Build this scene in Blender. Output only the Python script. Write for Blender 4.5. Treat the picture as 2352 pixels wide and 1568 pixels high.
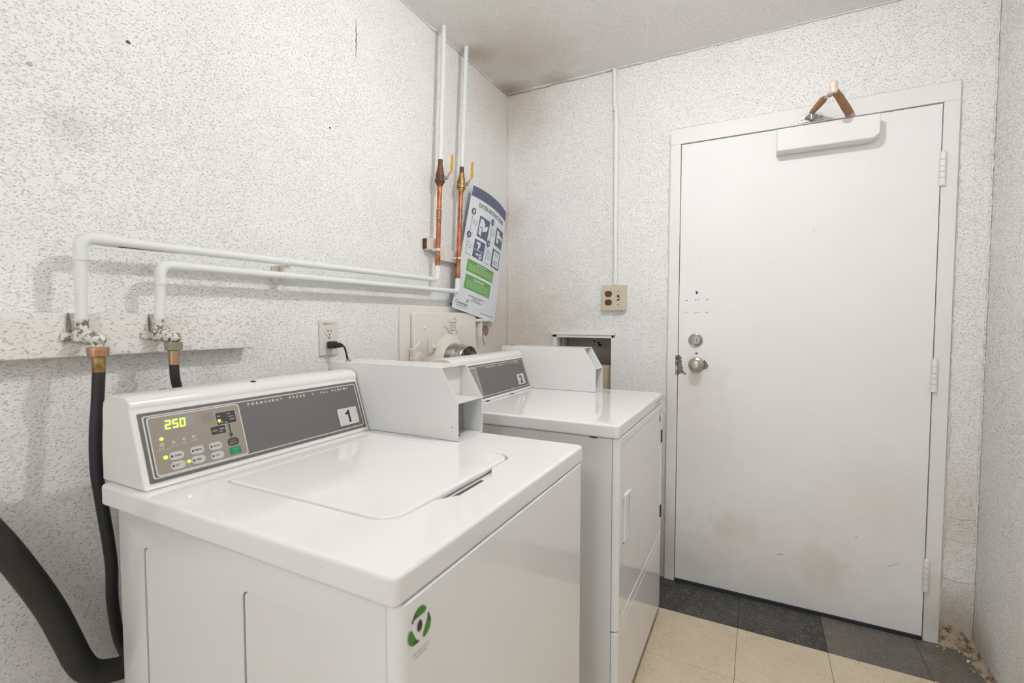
import bpy, bmesh, math, random
from mathutils import Vector, Matrix
random.seed(7)
S = bpy.context.scene
for o in list(bpy.data.objects): bpy.data.objects.remove(o)
PI = math.pi

# ------------------------------------------------------------------ camera
cam_d = bpy.data.cameras.new('camera'); cam = bpy.data.objects.new('camera', cam_d); S.collection.objects.link(cam)
S.camera = cam
CP = Vector((1.2325, -2.3208, 1.2334)); YAW, PITCH, ROLL, F = 0.4774, 0.0447, 0.0009, 1093.14
fw = Vector((-math.sin(YAW)*math.cos(PITCH), math.cos(YAW)*math.cos(PITCH), -math.sin(PITCH)))
r0 = Vector((math.cos(YAW), math.sin(YAW), 0)); u0 = r0.cross(fw)
rt = r0*math.cos(ROLL)+u0*math.sin(ROLL); up = -r0*math.sin(ROLL)+u0*math.cos(ROLL)
M = Matrix((rt, up, -fw)).transposed().to_4x4(); M.translation = CP
cam.matrix_world = M
cam_d.sensor_width = 36; cam_d.lens = F/2352*36; cam_d.clip_start = 0.02
cam_d.dof.use_dof = True; cam_d.dof.focus_distance = 2.3; cam_d.dof.aperture_fstop = 5.6

# ------------------------------------------------------------------ world, lights, exposure
w = bpy.data.worlds.new('world'); S.world = w; w.use_nodes = True
w.node_tree.nodes['Background'].inputs[0].default_value = (0.80, 0.88, 1.0, 1)
w.node_tree.nodes['Background'].inputs[1].default_value = 1.3
BULB = Vector((1.10, -1.16, 2.33)); BULB_R = 0.024; BULB_E = 1120.0; FILL_E = 30.0
ad = bpy.data.lights.new('doorway_daylight', 'AREA'); ad.shape = 'RECTANGLE'; ad.size = 0.9; ad.size_y = 1.95
ad.energy = 8; ad.color = (0.86, 0.92, 1.0)
al = bpy.data.objects.new('doorway_daylight', ad); S.collection.objects.link(al)
al.location = (1.42, -6.25, 1.05); al.rotation_euler = (PI/2, 0, 0)
al.rotation_euler = (Vector((0, -1, 0))).to_track_quat('Z', 'Y').to_euler()
S.view_settings.view_transform = 'Standard'; S.view_settings.look = 'None'
S.view_settings.gamma = 1; S.view_settings.use_curve_mapping = False
S.view_settings.exposure = 0.54

# ------------------------------------------------------------------ materials
def srgb(r, g, b):
    f = lambda c: (c/255/12.92) if c/255 <= .04045 else ((c/255+.055)/1.055)**2.4
    return (f(r), f(g), f(b), 1)
def mat(name, col, rough=.5, metal=0, **k):
    m = bpy.data.materials.new(name); m.use_nodes = True; b = m.node_tree.nodes['Principled BSDF']
    b.inputs['Base Color'].default_value = col if len(col) == 4 else (*col, 1)
    b.inputs['Roughness'].default_value = rough; b.inputs['Metallic'].default_value = metal
    if 'emit' in k:
        b.inputs['Emission Color'].default_value = k['emit']; b.inputs['Emission Strength'].default_value = k['es']
    if 'coat' in k: b.inputs['Coat Weight'].default_value = k['coat']; b.inputs['Coat Roughness'].default_value = .08
    if 'spec' in k: b.inputs['Specular IOR Level'].default_value = k['spec']
    return m
class NT:
    def __init__(s, m): s.t = m.node_tree; s.b = s.t.nodes['Principled BSDF']
    def n(s, typ, **k):
        o = s.t.nodes.new(typ)
        for a, v in k.items():
            if a.startswith('i_'): o.inputs[a[2:].replace('_', ' ')].default_value = v
            else: setattr(o, a, v)
        return o
    def l(s, a, b): s.t.links.new(a, b)
    def coord(s, scale=(1, 1, 1)):
        g = s.n('ShaderNodeNewGeometry'); m = s.n('ShaderNodeMapping'); m.inputs['Scale'].default_value = scale
        s.l(g.outputs['Position'], m.inputs['Vector']); return m.outputs[0]
    def noise(s, vec, scale, detail=3, rough=.5, dist=0):
        o = s.n('ShaderNodeTexNoise'); o.inputs['Scale'].default_value = scale; o.inputs['Detail'].default_value = detail
        o.inputs['Roughness'].default_value = rough; o.inputs['Distortion'].default_value = dist
        s.l(vec, o.inputs['Vector']); return o.outputs['Fac']
    def ramp(s, fac, *st, interp='LINEAR'):
        o = s.n('ShaderNodeValToRGB'); e = o.color_ramp.elements; o.color_ramp.interpolation = interp
        while len(e) < len(st): e.new(.5)
        for i, (p, c) in enumerate(st):
            e[i].position = p; e[i].color = c if not isinstance(c, (int, float)) else (c, c, c, 1)
        s.l(fac, o.inputs[0]); return o.outputs[0]
    def mix(s, fac, a, b, mode='MIX'):
        o = s.n('ShaderNodeMix', data_type='RGBA', blend_type=mode)
        for i, v in ((0, fac), (6, a), (7, b)):
            if hasattr(v, 'is_linked') or hasattr(v, 'links'): s.l(v, o.inputs[i])
            else: o.inputs[i].default_value = v
        return o.outputs[2]
    def math(s, op, a, b=0.0):
        o = s.n('ShaderNodeMath', operation=op)
        for i, v in ((0, a), (1, b)):
            if hasattr(v, 'links'): s.l(v, o.inputs[i])
            else: o.inputs[i].default_value = v
        return o.outputs[0]
    def bump(s, h, dist=.002, strength=1.0, normal=None):
        o = s.n('ShaderNodeBump'); o.inputs['Distance'].default_value = dist; o.inputs['Strength'].default_value = strength
        s.l(h, o.inputs['Height'])
        if normal: s.l(normal, o.inputs['Normal'])
        return o.outputs[0]
    def blob(s, center, radius, soft=.5, wob=.35, nscale=9):
        """a stain of its own shape: 1 inside a noisy sphere around centre, 0 outside"""
        g = s.n('ShaderNodeNewGeometry'); d = s.n('ShaderNodeVectorMath', operation='DISTANCE')
        s.l(g.outputs['Position'], d.inputs[0]); d.inputs[1].default_value = center
        q = s.math('DIVIDE', d.outputs['Value'], radius)
        nn = s.noise(g.outputs['Position'], nscale, 4)
        q = s.math('ADD', q, s.math('MULTIPLY', s.math('SUBTRACT', nn, .5), wob*2))
        return s.ramp(q, (0, 1.0), (max(.01, 1-soft), .85), (1, 0.0))

def stucco(name, base, pit, scale=1.0, dist=.0022, stains=(), coarse=.6, rot=.6, pitamt=.33):
    m = mat(name, base, .62); t = NT(m)
    v = t.coord((1, 1, 1))
    mp = t.n('ShaderNodeMapping'); mp.inputs['Rotation'].default_value = (rot, rot, 0); mp.inputs['Scale'].default_value = (.8, .8, 1.45); t.l(v, mp.inputs['Vector']); mv = mp.outputs[0]
    nA = t.noise(mv, 235*scale, 1.5, .5, .45)          # small dashes left by the trowel
    nB = t.noise(mv, 135*scale, 2.0, .55, .6)           # coarser crackle, in patches
    patch = t.ramp(t.noise(v, 2.1, 3, .6), (.38, 0.0), (.62, coarse))
    pa = t.ramp(nA, (.315, 1.0), (.385, 0.0)); pb = t.math('MULTIPLY', t.ramp(nB, (.335, 1.0), (.40, 0.0)), patch)
    crk = t.math('MULTIPLY', t.ramp(nB, (.480, 0.0), (.5, .15), (.52, 0.0)), t.ramp(t.noise(v, 30, 2), (.5, 0.0), (.62, 1.0)))
    pit_ = t.math('MAXIMUM', pa, pb)
    plate = t.math('SUBTRACT', 1.0, t.math('MAXIMUM', pit_, crk))
    lump = t.noise(mv, 85*scale, 2, .5, .5)
    plate = t.math('ADD', plate, t.math('MULTIPLY', lump, .5))
    big = t.noise(v, 3.2, 3)
    hh = t.math('ADD', plate, t.math('MULTIPLY', big, 3.0))
    fine = t.noise(v, 420, 2)
    hh = t.math('ADD', hh, t.math('MULTIPLY', fine, .15))
    t.l(t.bump(hh, dist, 1.0), t.b.inputs['Normal'])
    pm = t.math('MULTIPLY', pit_, pitamt)
    wide = t.ramp(t.noise(v, 1.3, 4, .6), (.35, 0.0), (.75, 1.0))
    b2 = tuple(c*f for c, f in zip(base[:3], (.965, .958, .94)))+(1,)
    col = t.mix(wide, base, b2)
    for (c, r, cc, am) in stains:
        f = t.math('MULTIPLY', t.blob(c, r, .75, .35), am); col = t.mix(f, col, cc)
    col = t.mix(pm, col, pit)
    t.l(col, t.b.inputs['Base Color'])
    return m
WH = srgb(243, 243, 242)
PIT = srgb(176, 162, 148)
TAN = srgb(214, 196, 176)
m_wleft = stucco('stucco_left', WH, PIT, 1.0, .0017, stains=[
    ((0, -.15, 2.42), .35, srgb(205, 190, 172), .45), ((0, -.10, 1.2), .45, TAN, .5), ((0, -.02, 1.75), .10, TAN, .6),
    ((0, -1.86, 1.62), .06, srgb(206, 206, 208), .5), ((0, -1.55, 1.75), .35, srgb(222, 222, 222), .35), ((0, -1.75, .5), .4, srgb(205, 203, 200), .4)])
m_wback = stucco('stucco_back', WH, srgb(196, 188, 178), 1.0, .0021, coarse=.5, pitamt=.28, stains=[
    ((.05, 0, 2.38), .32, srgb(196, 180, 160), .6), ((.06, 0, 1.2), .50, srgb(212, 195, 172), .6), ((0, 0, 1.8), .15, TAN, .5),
    ((1.90, 0, .06), .22, srgb(168, 148, 122), .8), ((1.93, 0, .5), .3, srgb(214, 204, 192), .5), ((.86, 0, .05), .3, srgb(200, 190, 178), .6)])
m_wright = stucco('stucco_right', WH, srgb(186, 178, 168), .9, .0042, coarse=.9, pitamt=.5, stains=[((1.97, -.05, .03), .18, srgb(160, 140, 115), .7)])
m_board = stucco('stucco_board', srgb(236, 234, 231), PIT, .75, .0015, coarse=.9, pitamt=.4)
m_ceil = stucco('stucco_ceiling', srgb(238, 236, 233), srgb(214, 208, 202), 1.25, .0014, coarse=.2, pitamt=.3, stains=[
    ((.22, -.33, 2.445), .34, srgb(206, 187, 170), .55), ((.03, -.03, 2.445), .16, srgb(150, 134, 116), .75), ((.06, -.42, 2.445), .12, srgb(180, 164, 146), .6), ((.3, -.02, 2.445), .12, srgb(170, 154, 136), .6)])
def painted(name, base, rough=.35, dirt=None, bumpd=.0004):
    m = mat(name, base, rough, spec=.25); t = NT(m); v = t.coord()
    t.l(t.bump(t.math('ADD', t.noise(v, 8, 3), t.math('MULTIPLY', t.noise(v, 160, 2), .12)), bumpd, 1), t.b.inputs['Normal'])
    col = t.mix(t.ramp(t.noise(v, 1.7, 4, .6), (.4, 0.0), (.75, .8)), base, tuple(c*f for c, f in zip(base[:3], (.97, .96, .945)))+(1,))
    if dirt:
        for (c, r, cc, am) in dirt: col = t.mix(t.math('MULTIPLY', t.blob(c, r, .8, .4, 14), am), col, cc)
        sc = t.ramp(t.noise(t.coord((1, 1, .35)), 38, 5, .75, .5), (.66, 0.0), (.74, .22))
        col = t.mix(sc, col, srgb(170, 160, 148))
    t.l(col, t.b.inputs['Base Color']); return m
m_door = painted('door_paint', srgb(241, 241, 241), .58, dirt=[
    ((1.36, 0, .02), .5, srgb(196, 184, 168), .30), ((.98, 0, .1), .25, srgb(190, 176, 160), .28), ((1.15, 0, .30), .12, srgb(205, 192, 176), .3),
    ((.96, 0, .95), .18, srgb(212, 198, 182), .3), ((1.68, 0, .5), .3, srgb(216, 206, 196), .3), ((1.5, 0, .2), .12, srgb(200, 188, 172), .4), ((1.0, 0, .75), .3, srgb(216, 204, 192), .25)])
m_frame = painted('frame_paint', srgb(237, 236, 234), .45, dirt=[((.88, 0, .15), .3, srgb(188, 174, 156), .6), ((1.86, 0, .1), .2, srgb(190, 176, 158), .5), ((.88, 0, .8), .25, srgb(205, 194, 182), .4)])
m_iron = painted('cast_iron_paint', srgb(233, 229, 222), .45, dirt=[((.03, -.80, 1.08), .10, srgb(188, 174, 155), .6), ((.03, -.6, 1.05), .2, srgb(212, 198, 182), .5)], bumpd=.0012)
m_white_pipe = painted('pipe_paint', srgb(228, 232, 230), .4)
m_enamel = mat('enamel', srgb(236, 236, 235), .055)
m_enamel2 = mat('enamel_side', srgb(228, 228, 226), .20)
m_gap_shade = mat('shadow_gap', srgb(70, 68, 66), .7)  # flat dark colour standing in for shade inside seams and slots
m_plastic = mat('console_plastic', srgb(230, 229, 226), .24)
m_overlay = mat('overlay_grey', srgb(104, 103, 101), .42)
m_tan = mat('overlay_tan', srgb(150, 141, 130), .42)
m_silver = mat('overlay_silver', srgb(150, 148, 145), .35)
m_ink = mat('ink_white', srgb(216, 213, 208), .5)
m_inkg = mat('ink_pale', srgb(184, 178, 168), .5)
m_black = mat('ink_black', srgb(38, 34, 33), .5)
m_dark = mat('dark_plastic', srgb(62, 60, 58), .45)
m_led = mat('led_green', srgb(150, 255, 40), .5, emit=(.55, 1.0, .05, 1), es=1.6)
m_btn = mat('button_grey', srgb(196, 195, 192), .4)
m_green = mat('start_green', srgb(14, 138, 96), .4)
m_leaf = mat('sticker_green', srgb(62, 134, 40), .4); m_leafd = mat('sticker_dark_green', srgb(62, 70, 32), .4)
m_brown = mat('sticker_brown', srgb(66, 40, 30), .4)
m_rubber = mat('hose_rubber', srgb(36, 36, 35), .5)
m_drain = mat('drain_rubber', srgb(42, 42, 38), .62)
m_chrome = mat('satin_nickel', srgb(176, 170, 162), .28, 1)
m_zinc = mat('zinc', srgb(186, 186, 186), .35, 1)
m_void = mat('black_hole', srgb(16, 14, 13), .9)
m_screw = mat('screw_metal', srgb(150, 145, 138), .4, 1)
def patina(name, a, b, rough, metal, scale=40, lo=.4, hi=.6):
    m = mat(name, a, rough, metal); t = NT(m); v = t.coord()
    f = t.ramp(t.noise(v, scale, 4, .65), (lo, 0.0), (hi, 1.0)); t.l(t.mix(f, a, b), t.b.inputs['Base Color'])
    t.l(t.bump(t.noise(v, scale*5, 2), .0004, 1), t.b.inputs['Normal']); return m
m_copper = patina('copper', srgb(198, 122, 78), srgb(148, 92, 60), .40, .75, 30)
m_bronze = patina('bronze', srgb(128, 88, 62), srgb(96, 70, 54), .55, .5)
m_brass = patina('brass', srgb(176, 146, 96), srgb(130, 100, 62), .4, .8)
m_brass2 = patina('brass_pink', srgb(198, 138, 112), srgb(176, 160, 130), .35, .8, 60)
m_nut2 = patina('nut_grey', srgb(170, 164, 142), srgb(150, 144, 124), .45, .6)
m_rust = patina('rusty_paint', srgb(176, 120, 74), srgb(140, 112, 84), .6, .1, 55, .42, .6)
m_oldval = patina('chipped_valve_paint', srgb(222, 220, 214), srgb(122, 112, 98), .55, .1, 90, .50, .56)
m_yellow = patina('yellow_handle', srgb(226, 178, 62), srgb(196, 148, 48), .5, 0, 60, .5, .8)
m_wood = patina('painted_wood', srgb(228, 222, 214), srgb(212, 202, 190), .6, 0, 40, .4, .7)
m_rustwood = patina('bare_wood', srgb(126, 74, 48), srgb(84, 50, 36), .8, 0)
m_almond = mat('almond_plate', srgb(202, 191, 168), .45)
m_brownp = mat('brown_bakelite', srgb(92, 56, 44), .35)
m_outlet = mat('white_plate', srgb(222, 218, 213), .4)
m_chip = patina('bare_plaster', srgb(172, 146, 126), srgb(150, 126, 110), .8, 0)
m_greychip = patina('bare_steel', srgb(128, 129, 126), srgb(110, 111, 108), .6, 0)
m_crackm = mat('crack_dark', srgb(70, 56, 46), .9)
m_grime = patina('grime', srgb(120, 106, 92), srgb(176, 164, 150), .8, 0, 120, .4, .65)
m_caulk = painted('caulk_ridge', srgb(226, 221, 214), .6)
m_foil = patina('foil_duct', srgb(205, 202, 196), srgb(150, 146, 138), .22, .85, 30)
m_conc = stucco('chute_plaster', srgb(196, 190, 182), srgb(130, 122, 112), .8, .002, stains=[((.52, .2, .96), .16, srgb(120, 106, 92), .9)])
m_tanp = mat('chute_tan_panel', srgb(214, 198, 172), .7)
m_poster = mat('poster_white', srgb(222, 226, 232), .4)
m_slate = mat('poster_slate', srgb(92, 97, 122), .45)
m_pgreen = mat('poster_green', srgb(104, 166, 74), .45)
m_bulb = mat('bulb_glass', (1, 1, 1, 1), .3, emit=(1.0, .992, .982, 1), es=BULB_E)
m_fill_globe = mat('fill_globe', (1, 1, 1, 1), .3, emit=(1.0, .992, .982, 1), es=FILL_E)  # glow of the added fill lamp
m_porc = mat('porcelain', srgb(225, 225, 220), .25)
def tilemat(name, a, b, dark=False):
    m = mat(name, a, .42 if not dark else .38); t = NT(m); v = t.coord()
    big = t.ramp(t.noise(v, 5, 4, .6), (.35, 0.0), (.7, 1.0))
    col = t.mix(big, a, b)
    sv = t.coord((1, 1, 1))
    sp = t.ramp(t.noise(sv, 150, 1.5, .5, 1.6), (.625, 0.0), (.675, .75))
    sp2 = t.ramp(t.noise(sv, 95, 1.5, .5, 2.2), (.30, .6), (.345, 0.0))
    if dark:
        col = t.mix(sp, col, srgb(176, 174, 168)); col = t.mix(sp2, col, srgb(110, 108, 104))
        sc = t.ramp(t.noise(t.coord((1, 1.6, 1)), 17, 6, .75, 1.5), (.52, 0.0), (.68, .6)); col = t.mix(sc, col, srgb(122, 114, 104))
    else:
        col = t.mix(sp, col, srgb(172, 144, 110)); col = t.mix(sp2, col, srgb(236, 224, 200))
        sc = t.ramp(t.noise(v, 9, 5, .7), (.6, 0.0), (.75, .4)); col = t.mix(sc, col, srgb(184, 160, 130))
    t.l(col, t.b.inputs['Base Color']); t.l(t.bump(t.noise(v, 60, 2), .0003, 1), t.b.inputs['Normal'])
    t.l(t.ramp(t.noise(v, 12, 3), (.3, .30), (.7, .55)), t.b.inputs['Roughness'])
    return m
m_tile = tilemat('beige_tile', srgb(224, 209, 184), srgb(215, 198, 170))
m_tileb = tilemat('black_tile', srgb(50, 50, 50), srgb(72, 70, 67), True)
m_tiled = tilemat('dusty_tile', srgb(112, 106, 98), srgb(96, 92, 86), True)
m_sub = mat('floor_adhesive', srgb(60, 52, 44), .9)
m_mound = patina('crumbled_plaster', srgb(178, 162, 140), srgb(98, 80, 64), .9, 0, 36, .46, .62)

# ------------------------------------------------------------------ mesh helpers
COL = S.collection
def link(name, me, m, parent=None, smooth=True, ang=32):
    if m: me.materials.append(m)
    o = bpy.data.objects.new(name, me); COL.objects.link(o)
    if parent is not None: o.parent = parent
    if smooth:
        me.polygons.foreach_set('use_smooth', [True]*len(me.polygons)); me.set_sharp_from_angle(angle=math.radians(ang))
    return o
def obj(name, bm, m, parent=None, smooth=True, ang=32, keep=False):
    bmesh.ops.recalc_face_normals(bm, faces=bm.faces)
    me = bpy.data.meshes.new(name); bm.to_mesh(me); bm.free()
    o = link(name, me, m, parent, smooth, ang)
    if smooth:
        mod = o.modifiers.new('weighted', 'WEIGHTED_NORMAL'); mod.keep_sharp = True
    return o
def B(): return bmesh.new()
def box(bm, x0, x1, y0, y1, z0, z1, bev=0, seg=2):
    b = bmesh.new(); bmesh.ops.create_cube(b, size=1)
    for v in b.verts: v.co = Vector(((x0+x1)/2+v.co.x*(x1-x0), (y0+y1)/2+v.co.y*(y1-y0), (z0+z1)/2+v.co.z*(z1-z0)))
    if bev: bmesh.ops.bevel(b, geom=b.edges[:], offset=bev, segments=seg, affect='EDGES', profile=.5, clamp_overlap=True)
    merge(bm, b); return bm
def merge(bm, b, mx=None):
    me = bpy.data.meshes.new('tmp'); b.to_mesh(me); b.free()
    if mx is not None: me.transform(mx)
    bm.from_mesh(me); bpy.data.meshes.remove(me)
def prism(bm, pts, a, b_, axis='y', bev=0, seg=2, capbev=True):
    """polygon pts in the plane across `axis`, extruded from a to b_"""
    t = bmesh.new()
    def P(p, h): return {'x': (h, p[0], p[1]), 'y': (p[0], h, p[1]), 'z': (p[0], p[1], h)}[axis]
    A = [t.verts.new(P(p, a)) for p in pts]; Bv = [t.verts.new(P(p, b_)) for p in pts]
    fa = t.faces.new(A); fb = t.faces.new(Bv[::-1]); n = len(pts)
    for i in range(n): t.faces.new((A[i], Bv[i], Bv[(i+1) % n], A[(i+1) % n]))
    bmesh.ops.recalc_face_normals(t, faces=t.faces)
    if bev:
        ed = list(set(list(fa.edges)+list(fb.edges)))
        bmesh.ops.bevel(t, geom=ed, offset=bev, segments=seg, affect='EDGES', profile=.5, clamp_overlap=True)
    merge(bm, t); return bm
def rr(x0, y0, x1, y1, r, n=6):
    rs = r if isinstance(r, (list, tuple)) else [r]*4; out = []
    for (cx, cy, a0, q) in ((x1-rs[0], y1-rs[0], 0, rs[0]), (x0+rs[1], y1-rs[1], 90, rs[1]), (x0+rs[2], y0+rs[2], 180, rs[2]), (x1-rs[3], y0+rs[3], 270, rs[3])):
        if q <= 0: out.append((cx, cy)); continue
        for i in range(n+1):
            a = math.radians(a0+90*i/n); out.append((cx+q*math.cos(a), cy+q*math.sin(a)))
    return out
def circ(cx, cy, r, n=24, ry=None): return [(cx+r*math.cos(2*PI*i/n), cy+(ry or r)*math.sin(2*PI*i/n)) for i in range(n)]
def frames(pts):
    out = []; prev = None
    for i in range(len(pts)):
        t = (pts[min(i+1, len(pts)-1)]-pts[max(i-1, 0)]).normalized()
        if prev is None:
            a = Vector((0, 0, 1)) if abs(t.z) < .9 else Vector((1, 0, 0)); x = t.cross(a).normalized()
        else: x = (prev-t*prev.dot(t)).normalized()
        prev = x; out.append((x, t.cross(x)))
    return out
def tube(bm, pts, r, n=16, cap=True):
    pts = [Vector(p) for p in pts]; rs = r if isinstance(r, list) else [r]*len(pts); fr = frames(pts); rings = []
    for p, q, (x, y) in zip(pts, rs, fr):
        rings.append([bm.verts.new(p+x*q*math.cos(2*PI*k/n)+y*q*math.sin(2*PI*k/n)) for k in range(n)])
    for a, b in zip(rings, rings[1:]):
        for k in range(n): bm.faces.new((a[k], a[(k+1) % n], b[(k+1) % n], b[k]))
    if cap: bm.faces.new(rings[0][::-1]); bm.faces.new(rings[-1])
    return bm
def lathe(bm, o, d, prof, n=24, cap=True):
    """prof = [(distance along d, radius)]"""
    o = Vector(o); d = Vector(d).normalized()
    a = Vector((0, 0, 1)) if abs(d.z) < .9 else Vector((1, 0, 0)); x = d.cross(a).normalized(); y = d.cross(x)
    rings = [[bm.verts.new(o+d*t+x*q*math.cos(2*PI*k/n)+y*q*math.sin(2*PI*k/n)) for k in range(n)] for t, q in prof]
    for a, b in zip(rings, rings[1:]):
        for k in range(n): bm.faces.new((a[k], a[(k+1) % n], b[(k+1) % n], b[k]))
    if cap: bm.faces.new(rings[0][::-1]); bm.faces.new(rings[-1])
    return bm
def smooth_path(pts, sub=8):
    P = [Vector(p) for p in pts]; P = [P[0]*2-P[1]]+P+[P[-1]*2-P[-2]]; out = []
    for i in range(1, len(P)-2):
        for k in range(sub):
            t = k/sub; a, b, c, d = P[i-1:i+3]
            out.append(.5*((2*b)+(c-a)*t+(2*a-5*b+4*c-d)*t*t+(3*b-a-3*c+d)*t**3))
    out.append(P[-2]); return out
def bend(a, c, b, r, n=8):
    """a -> corner c -> b rounded with radius r"""
    a, c, b = Vector(a), Vector(c), Vector(b); p0 = c+(a-c).normalized()*r; p1 = c+(b-c).normalized()*r; out = []
    for i in range(n+1):
        t = i/n; out.append(p0*(1-t)**2+c*2*t*(1-t)+p1*t*t)
    return out
def empty(name, loc=(0, 0, 0), **k):
    o = bpy.data.objects.new(name, None); COL.objects.link(o); o.location = loc; o.empty_display_size = .05
    bpy.context.view_layer.update(); tag(o, **k); return o
def tag(o, label=None, cat=None, group=None, kind=None):
    if label: o['label'] = label
    if cat: o['category'] = cat
    if group: o['group'] = group
    if kind: o['kind'] = kind
    return o
def at(root, o):      # the parts are modelled in world space
    o.matrix_parent_inverse = root.matrix_world.inverted(); return o
TINY = {'keypad_print', 'lettering', 'button_print', 'picture_print', 'sticker_print', 'sticker_shade', 'sticker', 'maker_label', 'printed_label', 'start_print', 'crest_letters', 'crest', 'status_block'}
def part(name, bm, m, root, label=None, **k):
    o = obj(name, bm, m, None, **k); o.parent = root
    if name in TINY: o['kind'] = 'stuff'
    o.matrix_parent_inverse = Matrix.Translation(root['_base'] if '_base' in root else root.matrix_world.translation).inverted() if True else None
    if label: o['label'] = label
    return o
def boolean(o, cutters):
    for c in cutters:
        md = o.modifiers.new('cut', 'BOOLEAN'); md.operation = 'DIFFERENCE'; md.object = c; md.solver = 'EXACT'
    dg = bpy.context.evaluated_depsgraph_get(); dg.update()
    me = bpy.data.meshes.new_from_object(o.evaluated_get(dg)); o.modifiers.clear(); old = o.data; o.data = me
    for c in cutters: bpy.data.objects.remove(c)
    return o
class Surf:
    def __init__(s, O, U, V): s.O = Vector(O); s.U = Vector(U); s.V = Vector(V); s.N = s.U.cross(s.V).normalized()
    def P(s, u, v, h=0): return s.O+s.U*u+s.V*v+s.N*h
def flat(bm, pts, sf, h):
    """printed flat shape"""
    bm.faces.new([bm.verts.new(sf.P(u, v, h)) for u, v in pts])
def ring(bm, outer, inner, sf, h):
    a = [bm.verts.new(sf.P(u, v, h)) for u, v in outer]; b = [bm.verts.new(sf.P(u, v, h)) for u, v in inner]; n = len(a)
    for i in range(n): bm.faces.new((a[i], a[(i+1) % n], b[(i+1) % n], b[i]))
def slab(bm, pts, sf, h0, h1):
    n = len(pts); a = [bm.verts.new(sf.P(u, v, h0)) for u, v in pts]; b = [bm.verts.new(sf.P(u, v, h1)) for u, v in pts]
    bm.faces.new(a[::-1]); bm.faces.new(b)
    for i in range(n): bm.faces.new((a[i], a[(i+1) % n], b[(i+1) % n], b[i]))
_tc = {}
def textgeo(s, bold=0.0):
    if (s, bold) in _tc: return _tc[(s, bold)]
    c = bpy.data.curves.new('t', 'FONT'); c.body = s; c.size = 1; c.offset = bold; c.resolution_u = 3
    o = bpy.data.objects.new('t', c); COL.objects.link(o)
    dg = bpy.context.evaluated_depsgraph_get(); dg.update()
    me = bpy.data.meshes.new_from_object(o.evaluated_get(dg))
    vs = [(v.co.x, v.co.y) for v in me.vertices]; fs = [tuple(p.vertices) for p in me.polygons]
    bpy.data.objects.remove(o); bpy.data.curves.remove(c); bpy.data.meshes.remove(me)
    _tc[(s, bold)] = (vs, fs); return vs, fs
def text(bm, s, x0, x1, y, hgt, sf, h, bold=0.0, rot=0):
    vs, fs = textgeo(s, bold)
    xa = min(v[0] for v in vs); xb = max(v[0] for v in vs); ya = min(v[1] for v in vs); yb = max(v[1] for v in vs)
    V = []
    for a, b in vs:
        u = x0+(a-xa)/(xb-xa)*(x1-x0); v = y+(b-ya)/(yb-ya)*hgt; V.append(bm.verts.new(sf.P(u, v, h)))
    for f in fs:
        try: bm.faces.new([V[i] for i in f])
        except ValueError: pass
def words(bm, x0, x1, y, hgt, sf, h, seed):
    r = random.Random(seed); x = x0
    while x < x1-hgt:
        l = r.uniform(1.5, 5)*hgt; e = min(x+l, x1); flat(bm, [(x, y), (e, y), (e, y+hgt*.55), (x, y+hgt*.55)], sf, h); x = e+hgt*.7
def blobpts(cx, cy, rx, ry, n=22, seed=1, j=.25):
    r = random.Random(seed); return [(cx+rx*(1+r.uniform(-j, j))*math.cos(2*PI*i/n), cy+ry*(1+r.uniform(-j, j))*math.sin(2*PI*i/n)) for i in range(n)]
LW = Surf((0, 0, 0), (0, 1, 0), (0, 0, 1))        # left wall, normal +x
BW = Surf((0, 0, 0), (1, 0, 0), (0, 0, 1))        # door wall, normal -y

# ------------------------------------------------------------------ room shell
CZ, XR, YF, YB = 2.4456, 1.969, -6.00, 0.006
fl = obj('floor', box(B(), -.12, 2.1, YF-.9, .3, -.10, -.0028), m_sub, smooth=False); tag(fl, kind='structure')
xs = [0]+[1.184+.3042*k for k in range(-3, 3)]+[XR]; ys = [0.03]+[-.2553-.3042*k for k in range(0, 20)]
tcache = {}
for j in range(len(ys)-1):
    for i in range(len(xs)-1):
        x0, x1, y1, y0 = xs[i], xs[i+1], ys[j], ys[j+1]
        y0 = max(y0, YF-.1)
        if y1 <= y0: continue
        mm = (m_tileb if i != len(xs)-2 and i != len(xs)-3 else m_tiled) if j == 0 else m_tile
        wx, wy = round(x1-x0, 3), round(y1-y0, 3); key = (wx, wy, mm.name)
        if key not in tcache:
            bm = B(); g = .0006; prism(bm, [(g, g), (wx-g, g), (wx-g, wy-g), (g, wy-g)], -.0028, 0, 'z', bev=.0005, seg=1)
            bmesh.ops.recalc_face_normals(bm, faces=bm.faces); me = bpy.data.meshes.new('floor_tile'); bm.to_mesh(me); bm.free(); me.materials.append(mm); tcache[key] = me
        o = bpy.data.objects.new('floor_tile', tcache[key]); COL.objects.link(o); o.parent = fl; o.location = (x0, y0, 0)
        if j == 0: o['label'] = 'black speckled vinyl tile beside the door wall' if mm is m_tileb else 'black vinyl tile grey with dust near the door hinges'
wl = obj('wall_left', box(B(), -.12, 0, YF-.1, .12, -.1, CZ), m_wleft, smooth=False); tag(wl, kind='structure')
wr = obj('wall_right', box(B(), XR, XR+.12, YF-.1, .12, -.1, CZ), m_wright, smooth=False); tag(wr, kind='structure')
ce = obj('ceiling', box(B(), -.12, XR+.12, YF-.1, .2, CZ, CZ+.1), m_ceil, smooth=False); tag(ce, kind='structure')
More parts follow.
